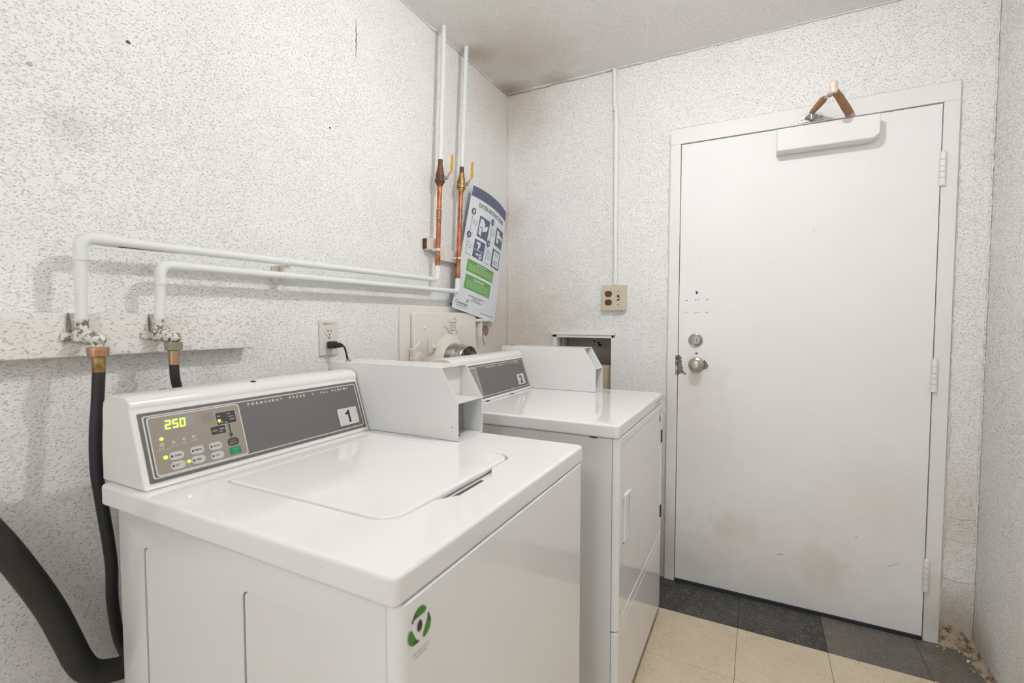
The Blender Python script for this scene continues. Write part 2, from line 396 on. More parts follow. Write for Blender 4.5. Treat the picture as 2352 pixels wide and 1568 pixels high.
def holewall(name, m, y0, y1, X, Z, holes, front_is_min=True):
    bm = B(); solid = {}
    for i in range(len(X)-1):
        for k in range(len(Z)-1):
            cx, cz = (X[i]+X[i+1])/2, (Z[k]+Z[k+1])/2
            solid[i, k] = not any(a < cx < b and c < cz < d for a, b, c, d in holes)
    q = lambda *p: bm.faces.new([bm.verts.new(v) for v in p])
    for (i, k), s in solid.items():
        if not s: continue
        x0, x1, z0, z1 = X[i], X[i+1], Z[k], Z[k+1]
        q((x0, y0, z0), (x1, y0, z0), (x1, y0, z1), (x0, y0, z1)); q((x1, y1, z0), (x0, y1, z0), (x0, y1, z1), (x1, y1, z1))
        if not solid.get((i-1, k), False): q((x0, y1, z0), (x0, y0, z0), (x0, y0, z1), (x0, y1, z1))
        if not solid.get((i+1, k), False): q((x1, y0, z0), (x1, y1, z0), (x1, y1, z1), (x1, y0, z1))
        if not solid.get((i, k-1), False): q((x0, y1, z0), (x1, y1, z0), (x1, y0, z0), (x0, y0, z0))
        if not solid.get((i, k+1), False): q((x0, y0, z1), (x1, y0, z1), (x1, y1, z1), (x0, y1, z1))
    bmesh.ops.remove_doubles(bm, verts=bm.verts, dist=1e-5)
    return obj(name, bm, m, smooth=False)
wb = holewall('wall_back', m_wback, YB, .16, [0, .294, .588, .88, 1.845, XR], [-.003, .70, 1.147, 2.058, CZ],
              [(.294, .588, .70, 1.147), (.88, 1.845, -.003, 2.058)]); tag(wb, kind='structure')
wf = holewall('wall_front', m_wright, YF-.1, YF, [0, .98, 1.80, XR], [-.003, 2.05, CZ], [(.98, 1.80, -.003, 2.05)]); tag(wf, kind='structure')
# casing of the open doorway behind the camera
bm = B()
for a in ((.93, .985, 0, 2.05), (1.795, 1.85, 0, 2.05), (.93, 1.85, 2.045, 2.10)): box(bm, a[0], a[1], YF-.11, YF+.015, a[2], a[3], .003)
tag(obj('trim_4', bm, m_frame), kind='structure')
# rubbed-in ridges along wall joints
def ridge(name, pts, r, m, parent, seed, jit=.5, n=6, label=None):
    rg = random.Random(seed); P = []; rs = []
    pts = [Vector(p) for p in pts]
    for a, b in zip(pts, pts[1:]):
        k = max(2, int((b-a).length/.018))
        for i in range(k): P.append(a.lerp(b, i/k)+Vector((rg.uniform(-1, 1), rg.uniform(-1, 1), rg.uniform(-1, 1)))*r*jit); rs.append(r*rg.uniform(.45, 1.25))
    P.append(pts[-1]); rs.append(r*.5)
    o = obj(name, tube(B(), P, rs, n), m, parent, ang=80)
    if label: o['label'] = label
    return o
ridge('plaster_ridge', [(.855, YB, .02), (.853, YB, 2.09)], .005, m_caulk, wb, 3)
ridge('plaster_ridge', [(1.872, YB, .10), (1.874, YB, .9)], .006, m_caulk, wb, 4)
ridge('plaster_ridge', [(1.874, YB, .9), (1.872, YB, 2.10)], .004, m_caulk, wb, 14)
ridge('plaster_ridge', [(.852, YB, 2.108), (1.875, YB, 2.108)], .004, m_caulk, wb, 5)
ridge('plaster_ridge', [(.005, YB-.002, 1.0), (.003, YB-.002, 2.44)], .0035, m_wback, wb, 6)
ridge('plaster_ridge', [(XR-.004, YB-.002, .05), (XR-.004, YB-.002, 2.44)], .004, m_wright, wb, 7, .2)
for i, (z, x0, x1, dz) in enumerate(((.497, 1.88, 1.962, -.004), (.412, 1.88, 1.962, -.006), (.262, 1.878, 1.962, -.012))):
    ridge('mortar_ridge', [(x0, YB, z), ((x0+x1)/2, YB, z+dz), (x1, YB, z+dz*.4)], .0032, m_caulk, wb, 20+i)
for i, p in enumerate(([(0.01, -.01, CZ), (.9, -.005, CZ)], [(.9, -.002, CZ), (1.96, -.002, CZ)])): ridge('plaster_ridge', p, .0035 if i else .006, m_ceil, ce, 30+i)
ridge('plaster_ridge', [(.004, -.01, CZ), (.004, -.75, CZ)], .006, m_ceil, ce, 33); ridge('plaster_ridge', [(.004, -.75, CZ), (.004, -1.6, CZ)], .004, m_ceil, ce, 34)
# thin cracks, nail spots and chips: their own small shapes on the wall
def mark(name, pts2, sf, m, parent, h=.0012, label=None):
    bm = B(); slab(bm, pts2, sf, 0, h); o = obj(name, bm, m, parent, smooth=False)
    if label: o['label'] = label
    return o
def crackpts(a, b, wdt, seed, n=14):
    r = random.Random(seed); A = []; Bq = []
    for i in range(n+1):
        t = i/n; x = a[0]+(b[0]-a[0])*t+r.uniform(-1, 1)*wdt*1.2; y = a[1]+(b[1]-a[1])*t
        q = wdt*math.sin(PI*min(max(t, .06), .94))*r.uniform(.5, 1)
        if abs(b[1]-a[1]) > abs(b[0]-a[0]): A.append((x-q, y)); Bq.append((x+q, y))
        else: yy = y+r.uniform(-1, 1)*wdt*1.2; A.append((x, yy+q)); Bq.append((x, yy-q))
    return A+Bq[::-1]
mark('crack', crackpts((-1.091, 2.245), (-1.092, 2.125), .0016, 1), LW, m_crackm, wl, label='dark vertical hairline crack')
for i, (y, z, r_, mm) in enumerate(((-1.760, 1.837, .0048, m_rustwood), (-1.921, 1.715, .0045, m_inkg), (-1.210, 1.848, .0035, m_crackm), (-.54, 1.305, .006, m_crackm), (-.49, 1.305, .004, m_crackm))):
    mark('nail_hole', blobpts(y, z, r_, r_*.8, 12, 40+i), LW, mm, wl)
mark('paint_chip', blobpts(-.232, 1.180, .030, .026, 26, 50, .12), LW, m_chip, wl, .001, 'brown patch of flaked paint beside the hatch latch')
mark('crack', crackpts((-.268, 1.165), (-.245, 1.105), .003, 52), LW, m_crackm, wl)
mark('paint_chip', blobpts(-.885, 1.115, .006, .014, 12, 53), LW, m_chip, wl)

# horizontal nailing board on the left wall
bd = B(); box(bd, 0, .040, -2.45, -1.513, 1.160, 1.247, .004)
b_ = obj('trim_1', bd, m_board); tag(b_, kind='structure', label='stucco covered board along the left wall carrying the two taps')

# door frame
bm = B()
for a in ((.857, .9025), (1.8215, 1.868)): box(bm, a[0], a[1], -.009, .15, 0, 2.036, .003)
box(bm, .857, 1.868, -.009, .15, 2.0355, 2.105, .003)
for a in ((.9025, .925, 0, 2.0355), (1.80, 1.8215, 0, 2.0355), (.9025, 1.8215, 2.010, 2.0355)): box(bm, a[0], a[1], .046, .15, a[2], a[3])
fr_ = obj('trim_2', bm, m_frame); tag(fr_, kind='structure', label='white painted steel door frame')
# strike plate on the jamb and door
o = part('strike_plate', box(B(), .893, .9035, -.012, .0, .980, 1.072, .0015), patina('strike', srgb(205, 190, 176), srgb(90, 66, 50), .5, .2, 60), fr_, 'cream painted latch strike with rust')
# door slab
d1 = obj('door_1', box(B(), .905, 1.8190, -.004, .040, .014, 2.032, .0015), m_door); tag(d1, kind='structure', label='flat white painted metal door with worn lower half')
o = part('door_sweep', box(B(), .906, 1.818, -.010, -.0042, .0005, .015, .001), mat('sweep', srgb(44, 50, 56), .35), d1, 'dark rubber sweep under the door')
for z in (1.791, 1.026, .257):
    bm = B(); L = .123; seg = [0, .24, .42, .58, .78, 1]
    for a, b2 in zip(seg, seg[1:]): lathe(bm, (1.8235, -.0125, z-L/2+L*a), (0, 0, 1), [(0, .0075), (.001, .0092), (L*(b2-a)-.001, .0092), (L*(b2-a), .0075)], 16)
    lathe(bm, (1.8235, -.0125, z+L/2), (0, 0, 1), [(0, .006), (.004, .006), (.007, .003)], 12)
    box(bm, 1.8125, 1.816, -.006, -.0035, z-L/2, z+L/2)
    part('hinge', bm, m_frame, d1)
def disc(sfx, cx, cz, r, m, name, parent, h=.0005, base=-.0042, label=None):
    bm = B(); sf = Surf((0, base, 0), (1, 0, 0), (0, 0, 1)); slab(bm, circ(cx, cz, r, 14), sf, 0, h); o = obj(name, bm, m, parent, smooth=False)
    if label: o['label'] = label
DS = Surf((0, -.0042, 0), (1, 0, 0), (0, 0, 1))
bm = B(); slab(bm, [(.9755, 1.366), (.9845, 1.366), (.9855, 1.3535), (.977, 1.3515)], DS, 0, .0006); part('tape_scrap', bm, m_dark, d1, 'small black rectangle above the screw holes', smooth=False)
for (x, z, r) in ((.9349, 1.3255, .0022), (.9395, 1.3235, .0018), (.9763, 1.3262, .0020), (.9862, 1.3275, .0020), (1.0242, 1.3255, .0022), (1.0292, 1.3295, .0020), (.9335, 1.2675, .0016), (.9425, 1.2700, .0018), (.9785, 1.2685, .0020), (.9870, 1.2690, .0020), (1.0205, 1.2695, .0018), (1.0275, 1.2690, .0018)):
    disc(0, x, z, r, m_void, 'screw_hole', d1)
def chip(pts, label=None, m=m_greychip, n='paint_chip'):
    bm = B(); slab(bm, pts, DS, 0, .0004); o = part(n, bm, m, d1, label, smooth=False)
chip([(.9052, 1.073), (.911, 1.072), (.914, 1.066), (.920, 1.064), (.918, 1.052), (.9225, 1.042), (.919, 1.034), (.923, 1.022), (.928, 1.012), (.925, 1.005), (.934, .995), (.930, .989), (.9052, .986)], 'bare grey patch at the latch edge')
chip(blobpts(.9835, 1.0820, .0065, .0055, 12, 61), 'small grey chip above the knob')
chip([(1.02, 1.055), (1.036, 1.028), (1.03, 1.014), (1.015, 1.01), (1.0, 1.03)])
chip(blobpts(.9350, .9865, .005, .003, 10, 63), m=m_crackm); chip(blobpts(.909, .985, .004, .002, 10, 64), m=m_crackm)
for i, (a, b2, wd) in enumerate((((1.705, .262), (1.745, .285), .0011), ((1.60, .35), (1.605, .365), .001), ((1.32, .22), (1.36, .235), .0012), ((1.42, 1.6), (1.43, 1.602), .0008))):
    bm = B(); slab(bm, crackpts(a, b2, wd, 70+i, 8), DS, 0, .0003); part('scratch', bm, m_crackm, d1, smooth=False)
# deadbolt and knob
bm = B(); lathe(bm, (.9790, -.0042, 1.1430), (0, -1, 0), [(0, .031), (.004, .031), (.007, .029), (.008, .0265), (.0075, .024), (.011, .021), (.012, .0185)], 36); db = part('deadbolt', bm, m_chrome, d1, 'round satin deadbolt rose')
bm = B(); prism(bm, [(-.0045, -.019), (.0045, -.019), (.0062, 0), (.0045, .021), (-.0045, .021), (-.0055, 0)], 0, .010, 'y', .002)
bmesh.ops.transform(bm, matrix=Matrix.Translation((.9790, -.026, 1.1430)), verts=bm.verts); tp = part('thumb_turn', bm, m_chrome, d1); tp.parent = db
for s in (-1, 1): o = part('screw', lathe(B(), (.979+s*.0115, -.0158, 1.141), (0, -1, 0), [(0, .003), (.0015, .0026)], 12), m_screw, d1); o.parent = db
bm = B(); lathe(bm, (.9850, -.0042, 1.0310), (0, -1, 0), [(0, .0345), (.006, .0345), (.010, .032), (.014, .022), (.022, .0145), (.032, .0145), (.037, .0215), (.046, .0265), (.057, .0265), (.064, .022), (.067, .015), (.068, .006)], 40); kb = part('doorknob', bm, m_chrome, d1, 'satin nickel round knob and rose')

# crumbled plaster and dirt where door frame, corner and floor meet
def mound(name, path, w0, seed, m, parent, label):
    bm = B(); rg = random.Random(seed); rows = []
    P = [Vector((p[0], p[1], 0)) for p in path]; W = [(p[2], p[3]) for p in path]
    pp = []
    for i in range(len(P)-1):
        k = 5
        for j in range(k): t = j/k; pp.append((P[i].lerp(P[i+1], t), W[i][0]*(1-t)+W[i+1][0]*t, W[i][1]*(1-t)+W[i+1][1]*t))
    pp.append((P[-1], *W[-1]))
    for i, (p, wdt, hh) in enumerate(pp):
        a = pp[max(0, i-1)][0]; b = pp[min(len(pp)-1, i+1)][0]; tg = (b-a).normalized(); nn = Vector((tg.y, -tg.x, 0))*-1
        row = []
        for q in range(9):
            s = q/8; out = wdt*s; zz = hh*(1-s)**1.7
            j = 0 if q in (0,) else .0045
            row.append(bm.verts.new(p+nn*(-out+rg.uniform(-j, j))+Vector((0, 0, max(-.002, zz+rg.uniform(-.006, .006)*(1-s*.8))))))
        rows.append(row)
    for a, b in zip(rows, rows[1:]):
        for k in range(8): bm.faces.new((a[k], a[k+1], b[k+1], b[k]))
    o = obj(name, bm, m, parent, ang=50); o['label'] = label; return o
# path along the wall foot; the mound spreads into the room
def mpath(pts): return pts
mound('crumbled_plaster', [(1.852, YB, .012, .02), (1.885, YB, .020, .09), (1.925, YB, .028, .075), (1.960, YB, .040, .035)], 0, 3, m_mound, wb, 'crumbling brown stained plaster at the foot of the door frame')
mound('crumbled_plaster', [(XR, YB, .050, .05), (XR, -.04, .034, .03), (XR, -.12, .024, .022), (XR, -.25, .022, .02), (XR, -.5, .016, .02), (XR, -1.0, .012, .015)], 0, 5, m_mound, wr, 'dirty crumbled edge along the right wall floor')
rg = random.Random(9)
for i in range(34):
    a = rg.random(); x = 1.86+.10*a+rg.uniform(-.01, .01); y = -.012-rg.uniform(0, .03); r_ = rg.uniform(.0018, .005)
    if i > 20: x = 1.93+rg.uniform(-.01, .01); y = -.05-rg.uniform(0, .22)
    bm = B(); bmesh.ops.create_icosphere(bm, subdivisions=1, radius=r_)
    for v in bm.verts: v.co = Vector((v.co.x*rg.uniform(.7, 1.4)+x, v.co.y*rg.uniform(.7, 1.4)+y, v.co.z*.8+r_*.5))
    o = obj('crumb', bm, rg.choice([m_mound, m_chip, m_caulk]), fl, smooth=False)

# ------------------------------------------------------------------ rubbish chute opening in the door wall
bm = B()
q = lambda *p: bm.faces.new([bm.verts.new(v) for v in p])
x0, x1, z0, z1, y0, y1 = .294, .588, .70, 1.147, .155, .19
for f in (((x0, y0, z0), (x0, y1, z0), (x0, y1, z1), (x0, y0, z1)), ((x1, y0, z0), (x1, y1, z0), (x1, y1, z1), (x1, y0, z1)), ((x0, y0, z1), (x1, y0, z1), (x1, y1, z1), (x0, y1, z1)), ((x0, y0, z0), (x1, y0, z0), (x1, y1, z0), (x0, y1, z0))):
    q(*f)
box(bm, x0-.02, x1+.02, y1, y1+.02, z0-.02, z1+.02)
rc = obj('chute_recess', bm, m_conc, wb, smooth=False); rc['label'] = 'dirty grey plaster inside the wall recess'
bm = B()
FT = Surf((0, YB-.008, 0), (1, 0, 0), (0, 0, 1))
for a in ((.274, .297, .68, 1.168), (.585, .601, .68, 1.168)): box(bm, a[0], a[1], YB-.009, .05, a[2], a[3], .003)
box(bm, .274, .601, YB-.009, .05, 1.144, 1.168, .003); box(bm, .268, .607, YB-.016, YB+.01, 1.158, 1.174, .004)
cf = obj('trim_3', bm, m_frame); tag(cf, kind='structure', label='white metal frame around the wall recess behind the dryer')
bm = B(); prism(bm, [(.40, .70), (.572, .70), (.560, 1.00), (.40, 1.00)], .10, .112, 'y'); part('recess_panel', bm, m_tanp, cf, 'tan board standing inside the recess')
bm = B(); prism(bm, [(.566, .70), (.582, .70), (.584, .985), (.578, .985)], .07, .074, 'y'); part('recess_slot', bm, m_void, cf)
for i, (x, z, rx, rz) in enumerate(((.44, 1.118, .004, .004), (.462, 1.113, .010, .003), (.475, 1.098, .009, .005), (.545, 1.118, .003, .003), (.466, 1.104, .004, .007))):
    bm = B(); slab(bm, blobpts(x, z, rx, rz, 10, 80+i, .4), Surf((0, .189, 0), (1, 0, 0), (0, 0, 1)), 0, .001); o = obj('soot_mark', bm, m_void, rc, smooth=False)
bm = B(); prism(bm, [(.296, 1.145), (.315, 1.145), (.309, 1.00), (.296, .95)], .06, .065, 'y'); part('flap_edge', bm, m_zinc, cf)

# ------------------------------------------------------------------ surface raceway and switch box
rw = obj('conduit', tube(B(), [(.591, -.004, CZ-.002), (.593, -.004, 2.27), (.600, -.004, 2.26), (.605, -.006, 1.406)], .0105, 14), m_frame, ang=50)
bm = B(); lathe(bm, (.5965, -.005, 2.245), (0, 0, 1), [(0, .0105), (.002, .0125), (.016, .0125), (.018, .0105)], 16)
tag(rw, 'white painted wire conduit running from ceiling down to the switch plate', 'conduit'); obj('coupling', bm, m_frame, rw)
sw = empty('switch_box', (.6025, 0, 1.3425), label='almond wall plate with brown outlets and a toggle switch', cat='switch')
part('back_box', box(B(), .545, .660, -.016, .006, 1.284, 1.401, .002), m_wood, sw)
part('wall_plate', box(B(), .541, .664, -.022, -.016, 1.281, 1.404, .0025), m_almond, sw, 'almond face plate')
for z in (1.3625, 1.3205):
    bm = B(); pts = [(p[0], p[1]) for p in circ(.576, z, .0178, 28)]; pts = [(x, max(min(zz, z+.0142), z-.0142)) for x, zz in pts]
    prism(bm, pts, -.0245, -.018, 'y', .0008, 1); rcp = part('receptacle', bm, m_brownp, sw, 'brown outlet face')
    for (dx, w2, h2) in ((-.0065, .0011, .004), (.0065, .0011, .0034)): o = part('slot', box(B(), .576+dx-w2, .576+dx+w2, -.0249, -.0243, z-.001-h2, z-.001+h2), m_void, sw, smooth=False); o.parent = rcp
    o = part('slot', lathe(B(), (.576, -.0243, z+.0095), (0, -1, 0), [(0, .0022), (.0006, .0022)], 10), m_void, sw); o.parent = rcp
part('toggle_slot', box(B(), .6185, .6305, -.0226, -.0205, 1.330, 1.3565, .0004, 1), m_dark, sw)
bm = B(); box(bm, .6212, .6278, -.033, -.0222, 1.336, 1.343, .001); part('toggle', bm, m_outlet, sw, 'small switch lever pointing down')
for z in (1.375, 1.3095): part('screw', lathe(B(), (.6245, -.022, z), (0, -1, 0), [(0, .0038), (.001, .003)], 14), m_screw, sw)
part('screw', lathe(B(), (.576, -.022, 1.3415), (0, -1, 0), [(0, .0028), (.001, .002)], 12), m_screw, sw)

# ------------------------------------------------------------------ door closer
dc = empty('door_closer', (1.455, -.01, 1.92), label='white door closer with rusty folding arm at the top of the door', cat='door closer')
bm = B()
pts = [(1.284, 1.922), (1.605, 1.922), (1.624, 1.938), (1.624, 2.012), (1.284, 2.012)]
prism(bm, pts, -.070, -.0045, 'y', .006, 3); part('closer_body', bm, m_frame, dc, 'white painted closer cover')
A0 = Vector((1.538, -.038, 2.012)); E0 = Vector((1.4535, -.243, 2.072)); S0 = Vector((1.405, -.040, 2.064))
bm = B(); lathe(bm, (A0.x, A0.y, 2.010), (0, 0, 1), [(0, .013), (.016, .013), (.018, .011)], 20); part('spindle', bm, m_zinc, dc)
bm = B(); dv = (E0-A0-Vector((0, 0, .0))).normalized(); sd = Vector((0, 0, 1)).cross(dv).normalized(); upv = dv.cross(sd)
def barx(bm, a, b, wa, wb_, th):
    a, b = Vector(a), Vector(b); d = (b-a).normalized(); s = Vector((0, 0, 1)).cross(d).normalized(); u = d.cross(s); v = []
    for p, wd in ((a, wa), (b, wb_)):
        for i, j in ((-1, -1), (1, -1), (1, 1), (-1, 1)): v.append(bm.verts.new(p+s*wd*i+u*th*j))
    for f in ((0, 1, 2, 3), (4, 5, 6, 7), (0, 1, 5, 4), (1, 2, 6, 5), (2, 3, 7, 6), (3, 0, 4, 7)): bm.faces.new([v[i] for i in f])
tube(bm, [A0+Vector((0, 0, .010)), A0.lerp(E0, .3)+Vector((0, 0, .006)), A0.lerp(E0, .7), E0+Vector((0, 0, -.012))], [.0135, .0145, .0130, .0120], 14)
part('main_arm', bm, m_rust, dc, 'rusty brown main arm', ang=60)
part('main_arm_tip', tube(B(), [A0+Vector((0, 0, .004)), A0.lerp(E0, .16)+Vector((0, 0, .009))], [.0150, .0152], 14), m_zinc, dc, 'bare grey end of the main arm')
bm = B(); lathe(bm, (E0.x, E0.y, E0.z-.024), (0, 0, 1), [(0, .011), (.004, .0135), (.018, .0135), (.0185, .0128), (.021, .0128), (.0215, .0138), (.034, .0138), (.037, .012), (.0375, .004)], 24)
part('elbow_cap', bm, patina('elbow', srgb(226, 200, 180), srgb(232, 226, 220), .45, .1, 60, .4, .6), dc, 'pale pink elbow joint')
bm = B(); tube(bm, [E0+Vector((0, 0, -.012)), E0.lerp(S0, .42)+Vector((0, 0, -.004))], .0045, 12); part('forearm_rod', bm, m_zinc, dc)
bm = B(); a = E0.lerp(S0, .36)+Vector((0, 0, -.004)); b3 = S0+Vector((0, 0, .002)); tube(bm, [a, a.lerp(b3, .12), a.lerp(b3, .5), b3], [.007, .0125, .0125, .010], 8)
part('forearm_sleeve', bm, m_rust, dc, 'rusty brown forearm sleeve', ang=25)
bm = B(); tube(bm, [a+Vector((.008, -.0, .0)), a+Vector((.030, -.004, .006))], .0035, 10); tube(bm, [a+Vector((.030, -.004, .002)), a+Vector((.030, -.004, .014))], .0055, 10); part('adjusting_screw', bm, m_rust, dc)
bm = B(); prism(bm, [(1.363, 2.040), (1.447, 2.040), (1.449, 2.044), (1.449, 2.060), (1.434, 2.072), (1.378, 2.072), (1.361, 2.060), (1.361, 2.044)], -.0125, -.009, 'y', .001, 1)
prism(bm, [(1.380, -.0125), (1.430, -.0125), (1.424, -.040), (1.405, -.052), (1.386, -.040)], 2.053, 2.057, 'z', .001, 1); part('arm_bracket', bm, m_zinc, dc, 'grey steel bracket on the frame')
bm = B(); lathe(bm, (1.405, -.038, 2.060), (0, 0, -1), [(0, .013), (.008, .013), (.009, .010), (.014, .010), (.0145, .0075), (.019, .0075), (.0195, .005)], 20); part('pivot_bolt', bm, m_zinc, dc)
for x in (1.372, 1.438): part('screw', lathe(B(), (x, -.0125, 2.052), (0, -1, 0), [(0, .0045), (.0015, .0038)], 14), m_screw, dc)

# ------------------------------------------------------------------ water pipes
def pipe_set(label, ytop, yclose, zrun, ycorner, zrunc, yft, valve_m, valve_z, wtip, seed):
    X = .055; R = .0098
    root = empty('water_pipe', (X, yclose, zrun), label=label, cat='water pipe', group=None)
    yv = lambda z: yclose+(ytop-yclose)*(z-zrun)/(CZ-zrun)
    zt = valve_z+.045
    part('riser', tube(B(), [(X, ytop, CZ-.001), (X, yv(zt+.02), zt+.02)], R*1.0, 18), m_white_pipe, root, 'white painted pipe rising to the ceiling')
    part('riser_end', tube(B(), [(X, yv(zt+.022), zt+.022), (X, yv(zt-.02), zt-.02)], [R*.98, R], 18), m_bronze, root, 'bare discoloured pipe end above the valve')
    # ball valve body
    bm = B(); lathe(bm, (X, yv(valve_z-.045), valve_z-.045), (0, yv(valve_z+.04)-yv(valve_z-.045), .085), [(0, .0115), (.007, .0125), (.008, .0150), (.015, .0152), (.0165, .0205), (.027, .0208), (.0285, .0182), (.050, .0182), (.0515, .0158), (.062, .0158), (.0635, .0130), (.076, .0128), (.078, .0112), (.084, .0110)], 24)
    vb = part('ball_valve', bm, valve_m, root, 'weathered ball valve body')
    vy = yv(valve_z)
    bm = B(); lathe(bm, (X, vy+.014, valve_z-.004), (.5, 1, .05), [(0, .006), (.016, .006), (.017, .0085), (.022, .0085), (.023, .004), (.028, .004)], 14); st = part('stem', bm, m_zinc, root); st.parent = vb
    bm = B(); h0 = Vector((X+.012, vy+.034, valve_z-.002))
    for a, b4, wd in ((h0, h0+Vector((.004, .012, .022)), .006),): barx(bm, a, b4, wd, wd, .0015)
    o = part('handle_shank', bm, m_zinc, root, smooth=False); o.parent = vb
    bm = B(); a = h0+Vector((.004, .010, .018)); b4 = a+Vector((.004, .012, .016)); c4 = b4+Vector((.002, .003, .068))
    rings = []
    for p, wd in ((a, .0062), (b4, .0068), (b4.lerp(c4, .4), .0068), (b4.lerp(c4, .9), .0068), (c4, .0040)):
        rings.append([bm.verts.new(p+Vector((i*wd*.8+j*.0, j*.0030, 0))) for i, j in ((-1, -1), (1, -1), (1, 1), (-1, 1))])
    for r1, r2 in zip(rings, rings[1:]):
        for k in range(4): bm.faces.new((r1[k], r1[(k+1) % 4], r2[(k+1) % 4], r2[k]))
    bm.faces.new(rings[0]); bm.faces.new(rings[-1]); bmesh.ops.recalc_face_normals(bm, faces=bm.faces)
    bmesh.ops.bevel(bm, geom=bm.edges[:], offset=.0009, segments=1, affect='EDGES')
    o = part('valve_handle', bm, m_yellow, root, 'yellow dipped lever handle standing up'); o.parent = vb
    # copper length
    zc0 = valve_z-.044; zc1 = zrun+.055
    part('copper_pipe', tube(B(), [(X, yv(zc0), zc0), (X, yv(zc1), zc1)], R*.98, 18), m_copper, root, 'bare orange copper pipe')
    zs = [zc1+.002, zc1+.045, zc1+.12, zc0-.10, zc0-.135]
    for i, z in enumerate((zs[1], zs[3], zs[4])):
        part('solder_ring', lathe(B(), (X, yv(z), z), (0, 0, 1), [(0, R*.98), (.0012, R*1.13), (.005, R*1.13), (.0062, R*.98)], 18), m_silver, root)
    for z, L in ((zs[3]-.033, .03), (zs[1]-.043, .042)):
        part('coupling', tube(B(), [(X, yv(z), z), (X, yv(z+L), z+L)], R*1.1, 18), m_copper, root)
    # elbow, run, elbow, drop in white
    part('lower_elbow', tube(B(), [Vector((X, yv(zc1+.002), zc1+.002))]+bend((X, yclose, zrun+.05), (X, yclose, zrun), (X, yclose-.1, zrun), .020)+[Vector((X, yclose-.04, zrun))], R*1.12, 18), m_white_pipe, root, ang=60)
    part('horizontal_run', tube(B(), [(X, yclose-.038, zrun), (X, -1.40, zrun+(zrunc-zrun)*.6), (X, ycorner+.06, zrunc)], [R, R, R], 18), m_white_pipe, root, ang=60)
    part('upper_elbow', tube(B(), [Vector((X, ycorner+.062, zrunc))]+bend((X, ycorner+.1, zrunc), (X, ycorner, zrunc), (X, ycorner, zrunc-.1), .024)+[Vector((X, ycorner, zrunc-.045))], R*1.16, 18), m_white_pipe, root, ang=60)
    part('collar', lathe(B(), (X, -1.402, zrun+(zrunc-zrun)*.6), (0, -1, 0), [(0, R*1.0), (.0005, R*1.13), (.03, R*1.13), (.031, R)], 18), m_white_pipe, root)
    part('drop_pipe', tube(B(), [(X, ycorner, zrunc-.044), (X, yft, 1.212)], R, 18), m_white_pipe, root)
    # tap: drop-ear elbow, body, stub, outlet
    bm = B(); lathe(bm, (X, yft, 1.236), (0, 0, -1), [(0, R), (.001, R*1.25), (.006, R*1.25), (.008, R*1.08), (.022, R*1.15), (.026, .0135), (.044, .0130), (.047, .009)], 18)
    lathe(bm, (.041, yft-.020, 1.200), (1, 0, 0), [(0, .0095), (.004, .009), (.005, .005)], 14); box(bm, .0405, .047, yft-.02, yft+.02, 1.193, 1.207, .002)
    lathe(bm, (.041, yft+.024, 1.200), (1, 0, 0), [(0, .0095), (.004, .009), (.005, .005)], 14)
    dirv = Vector((.050, .016, -.008)); lathe(bm, (X, yft, 1.201), dirv, [(0, .012), (.012, .0125), (.013, .0145), (.018, .0145), (.019, .012), (.028, .0118), (.030, .0140), (.038, .0135), (.046, .0105), (.050, .0060), (.050+wtip, .0012)], 16)
    lathe(bm, (.090, yft+.011, 1.198), (0, 0, -1), [(0, .009), (.012, .010), (.018, .009), (.022, .0085)], 16)
    part('tap', bm, m_oldval, root, 'small tap body with chipped white paint', ang=50)
    return root
p1 = pipe_set('left supply pipe: longer overhead white run with brown bronze valve', -.657, -.7150, 1.3990, -1.8775, 1.3940, -1.8800, m_bronze, 1.828, .004, 1)
p2 = pipe_set('right supply pipe: lower shorter white run with brass valve, in front of the poster', -.489, -.5680, 1.3590, -1.7380, 1.3555, -1.7450, m_brass, 1.842, .014, 2)
for i, (y, z, ry, rz) in enumerate(((-1.8945, 1.222, .0040, .024), (-1.7565, 1.224, .0022, .022))):
    bm = B(); slab(bm, blobpts(y, z, ry, rz, 26, 140+i, .10), Surf((.0402, 0, 0), (0, 1, 0), (0, 0, 1)), 0, .0006); o = obj('grime_streak', bm, m_grime, b_, smooth=False); o['label'] = 'dark grime behind the tap'
for i, (x, y, r_) in enumerate(((.055, -.657, .016), (.055, -.489, .014))):
    bm = B(); slab(bm, blobpts(x, y, r_, r_, 18, 150+i, .3), Surf((0, 0, CZ-.0001), (1, 0, 0), (0, -1, 0)), 0, .0012); obj('pipe_hole', bm, m_crackm if i == 0 else m_rustwood, ce, smooth=False)
part('rust_line', tube(B(), [(.0555, -1.850, 1.3845), (.0555, -1.80, 1.3842), (.0555, -1.70, 1.3850)], [.0022, .0018, .0006], 8), m_rustwood, p1, 'rust line under the white elbow')
# wall bracket holding both runs
cl = empty('pipe_clamp', (0, -1.415, 1.36), label='painted bracket holding both white pipes midway along the left wall', cat='pipe clamp')
bm = B(); box(bm, .0, .030, -1.428, -1.404, 1.338, 1.388, .004); box(bm, .028, .052, -1.424, -1.408, 1.368, 1.386, .002); box(bm, .028, .052, -1.424, -1.408, 1.338, 1.350, .002)
part('bracket', bm, m_wood, cl)
for z in (1.3965, 1.3575): part('strap', lathe(B(), (.055, -1.421, z), (0, 1, 0), [(0, .0100), (.0005, .0116), (.012, .0116), (.0125, .0100)], 16), m_white_pipe, cl)
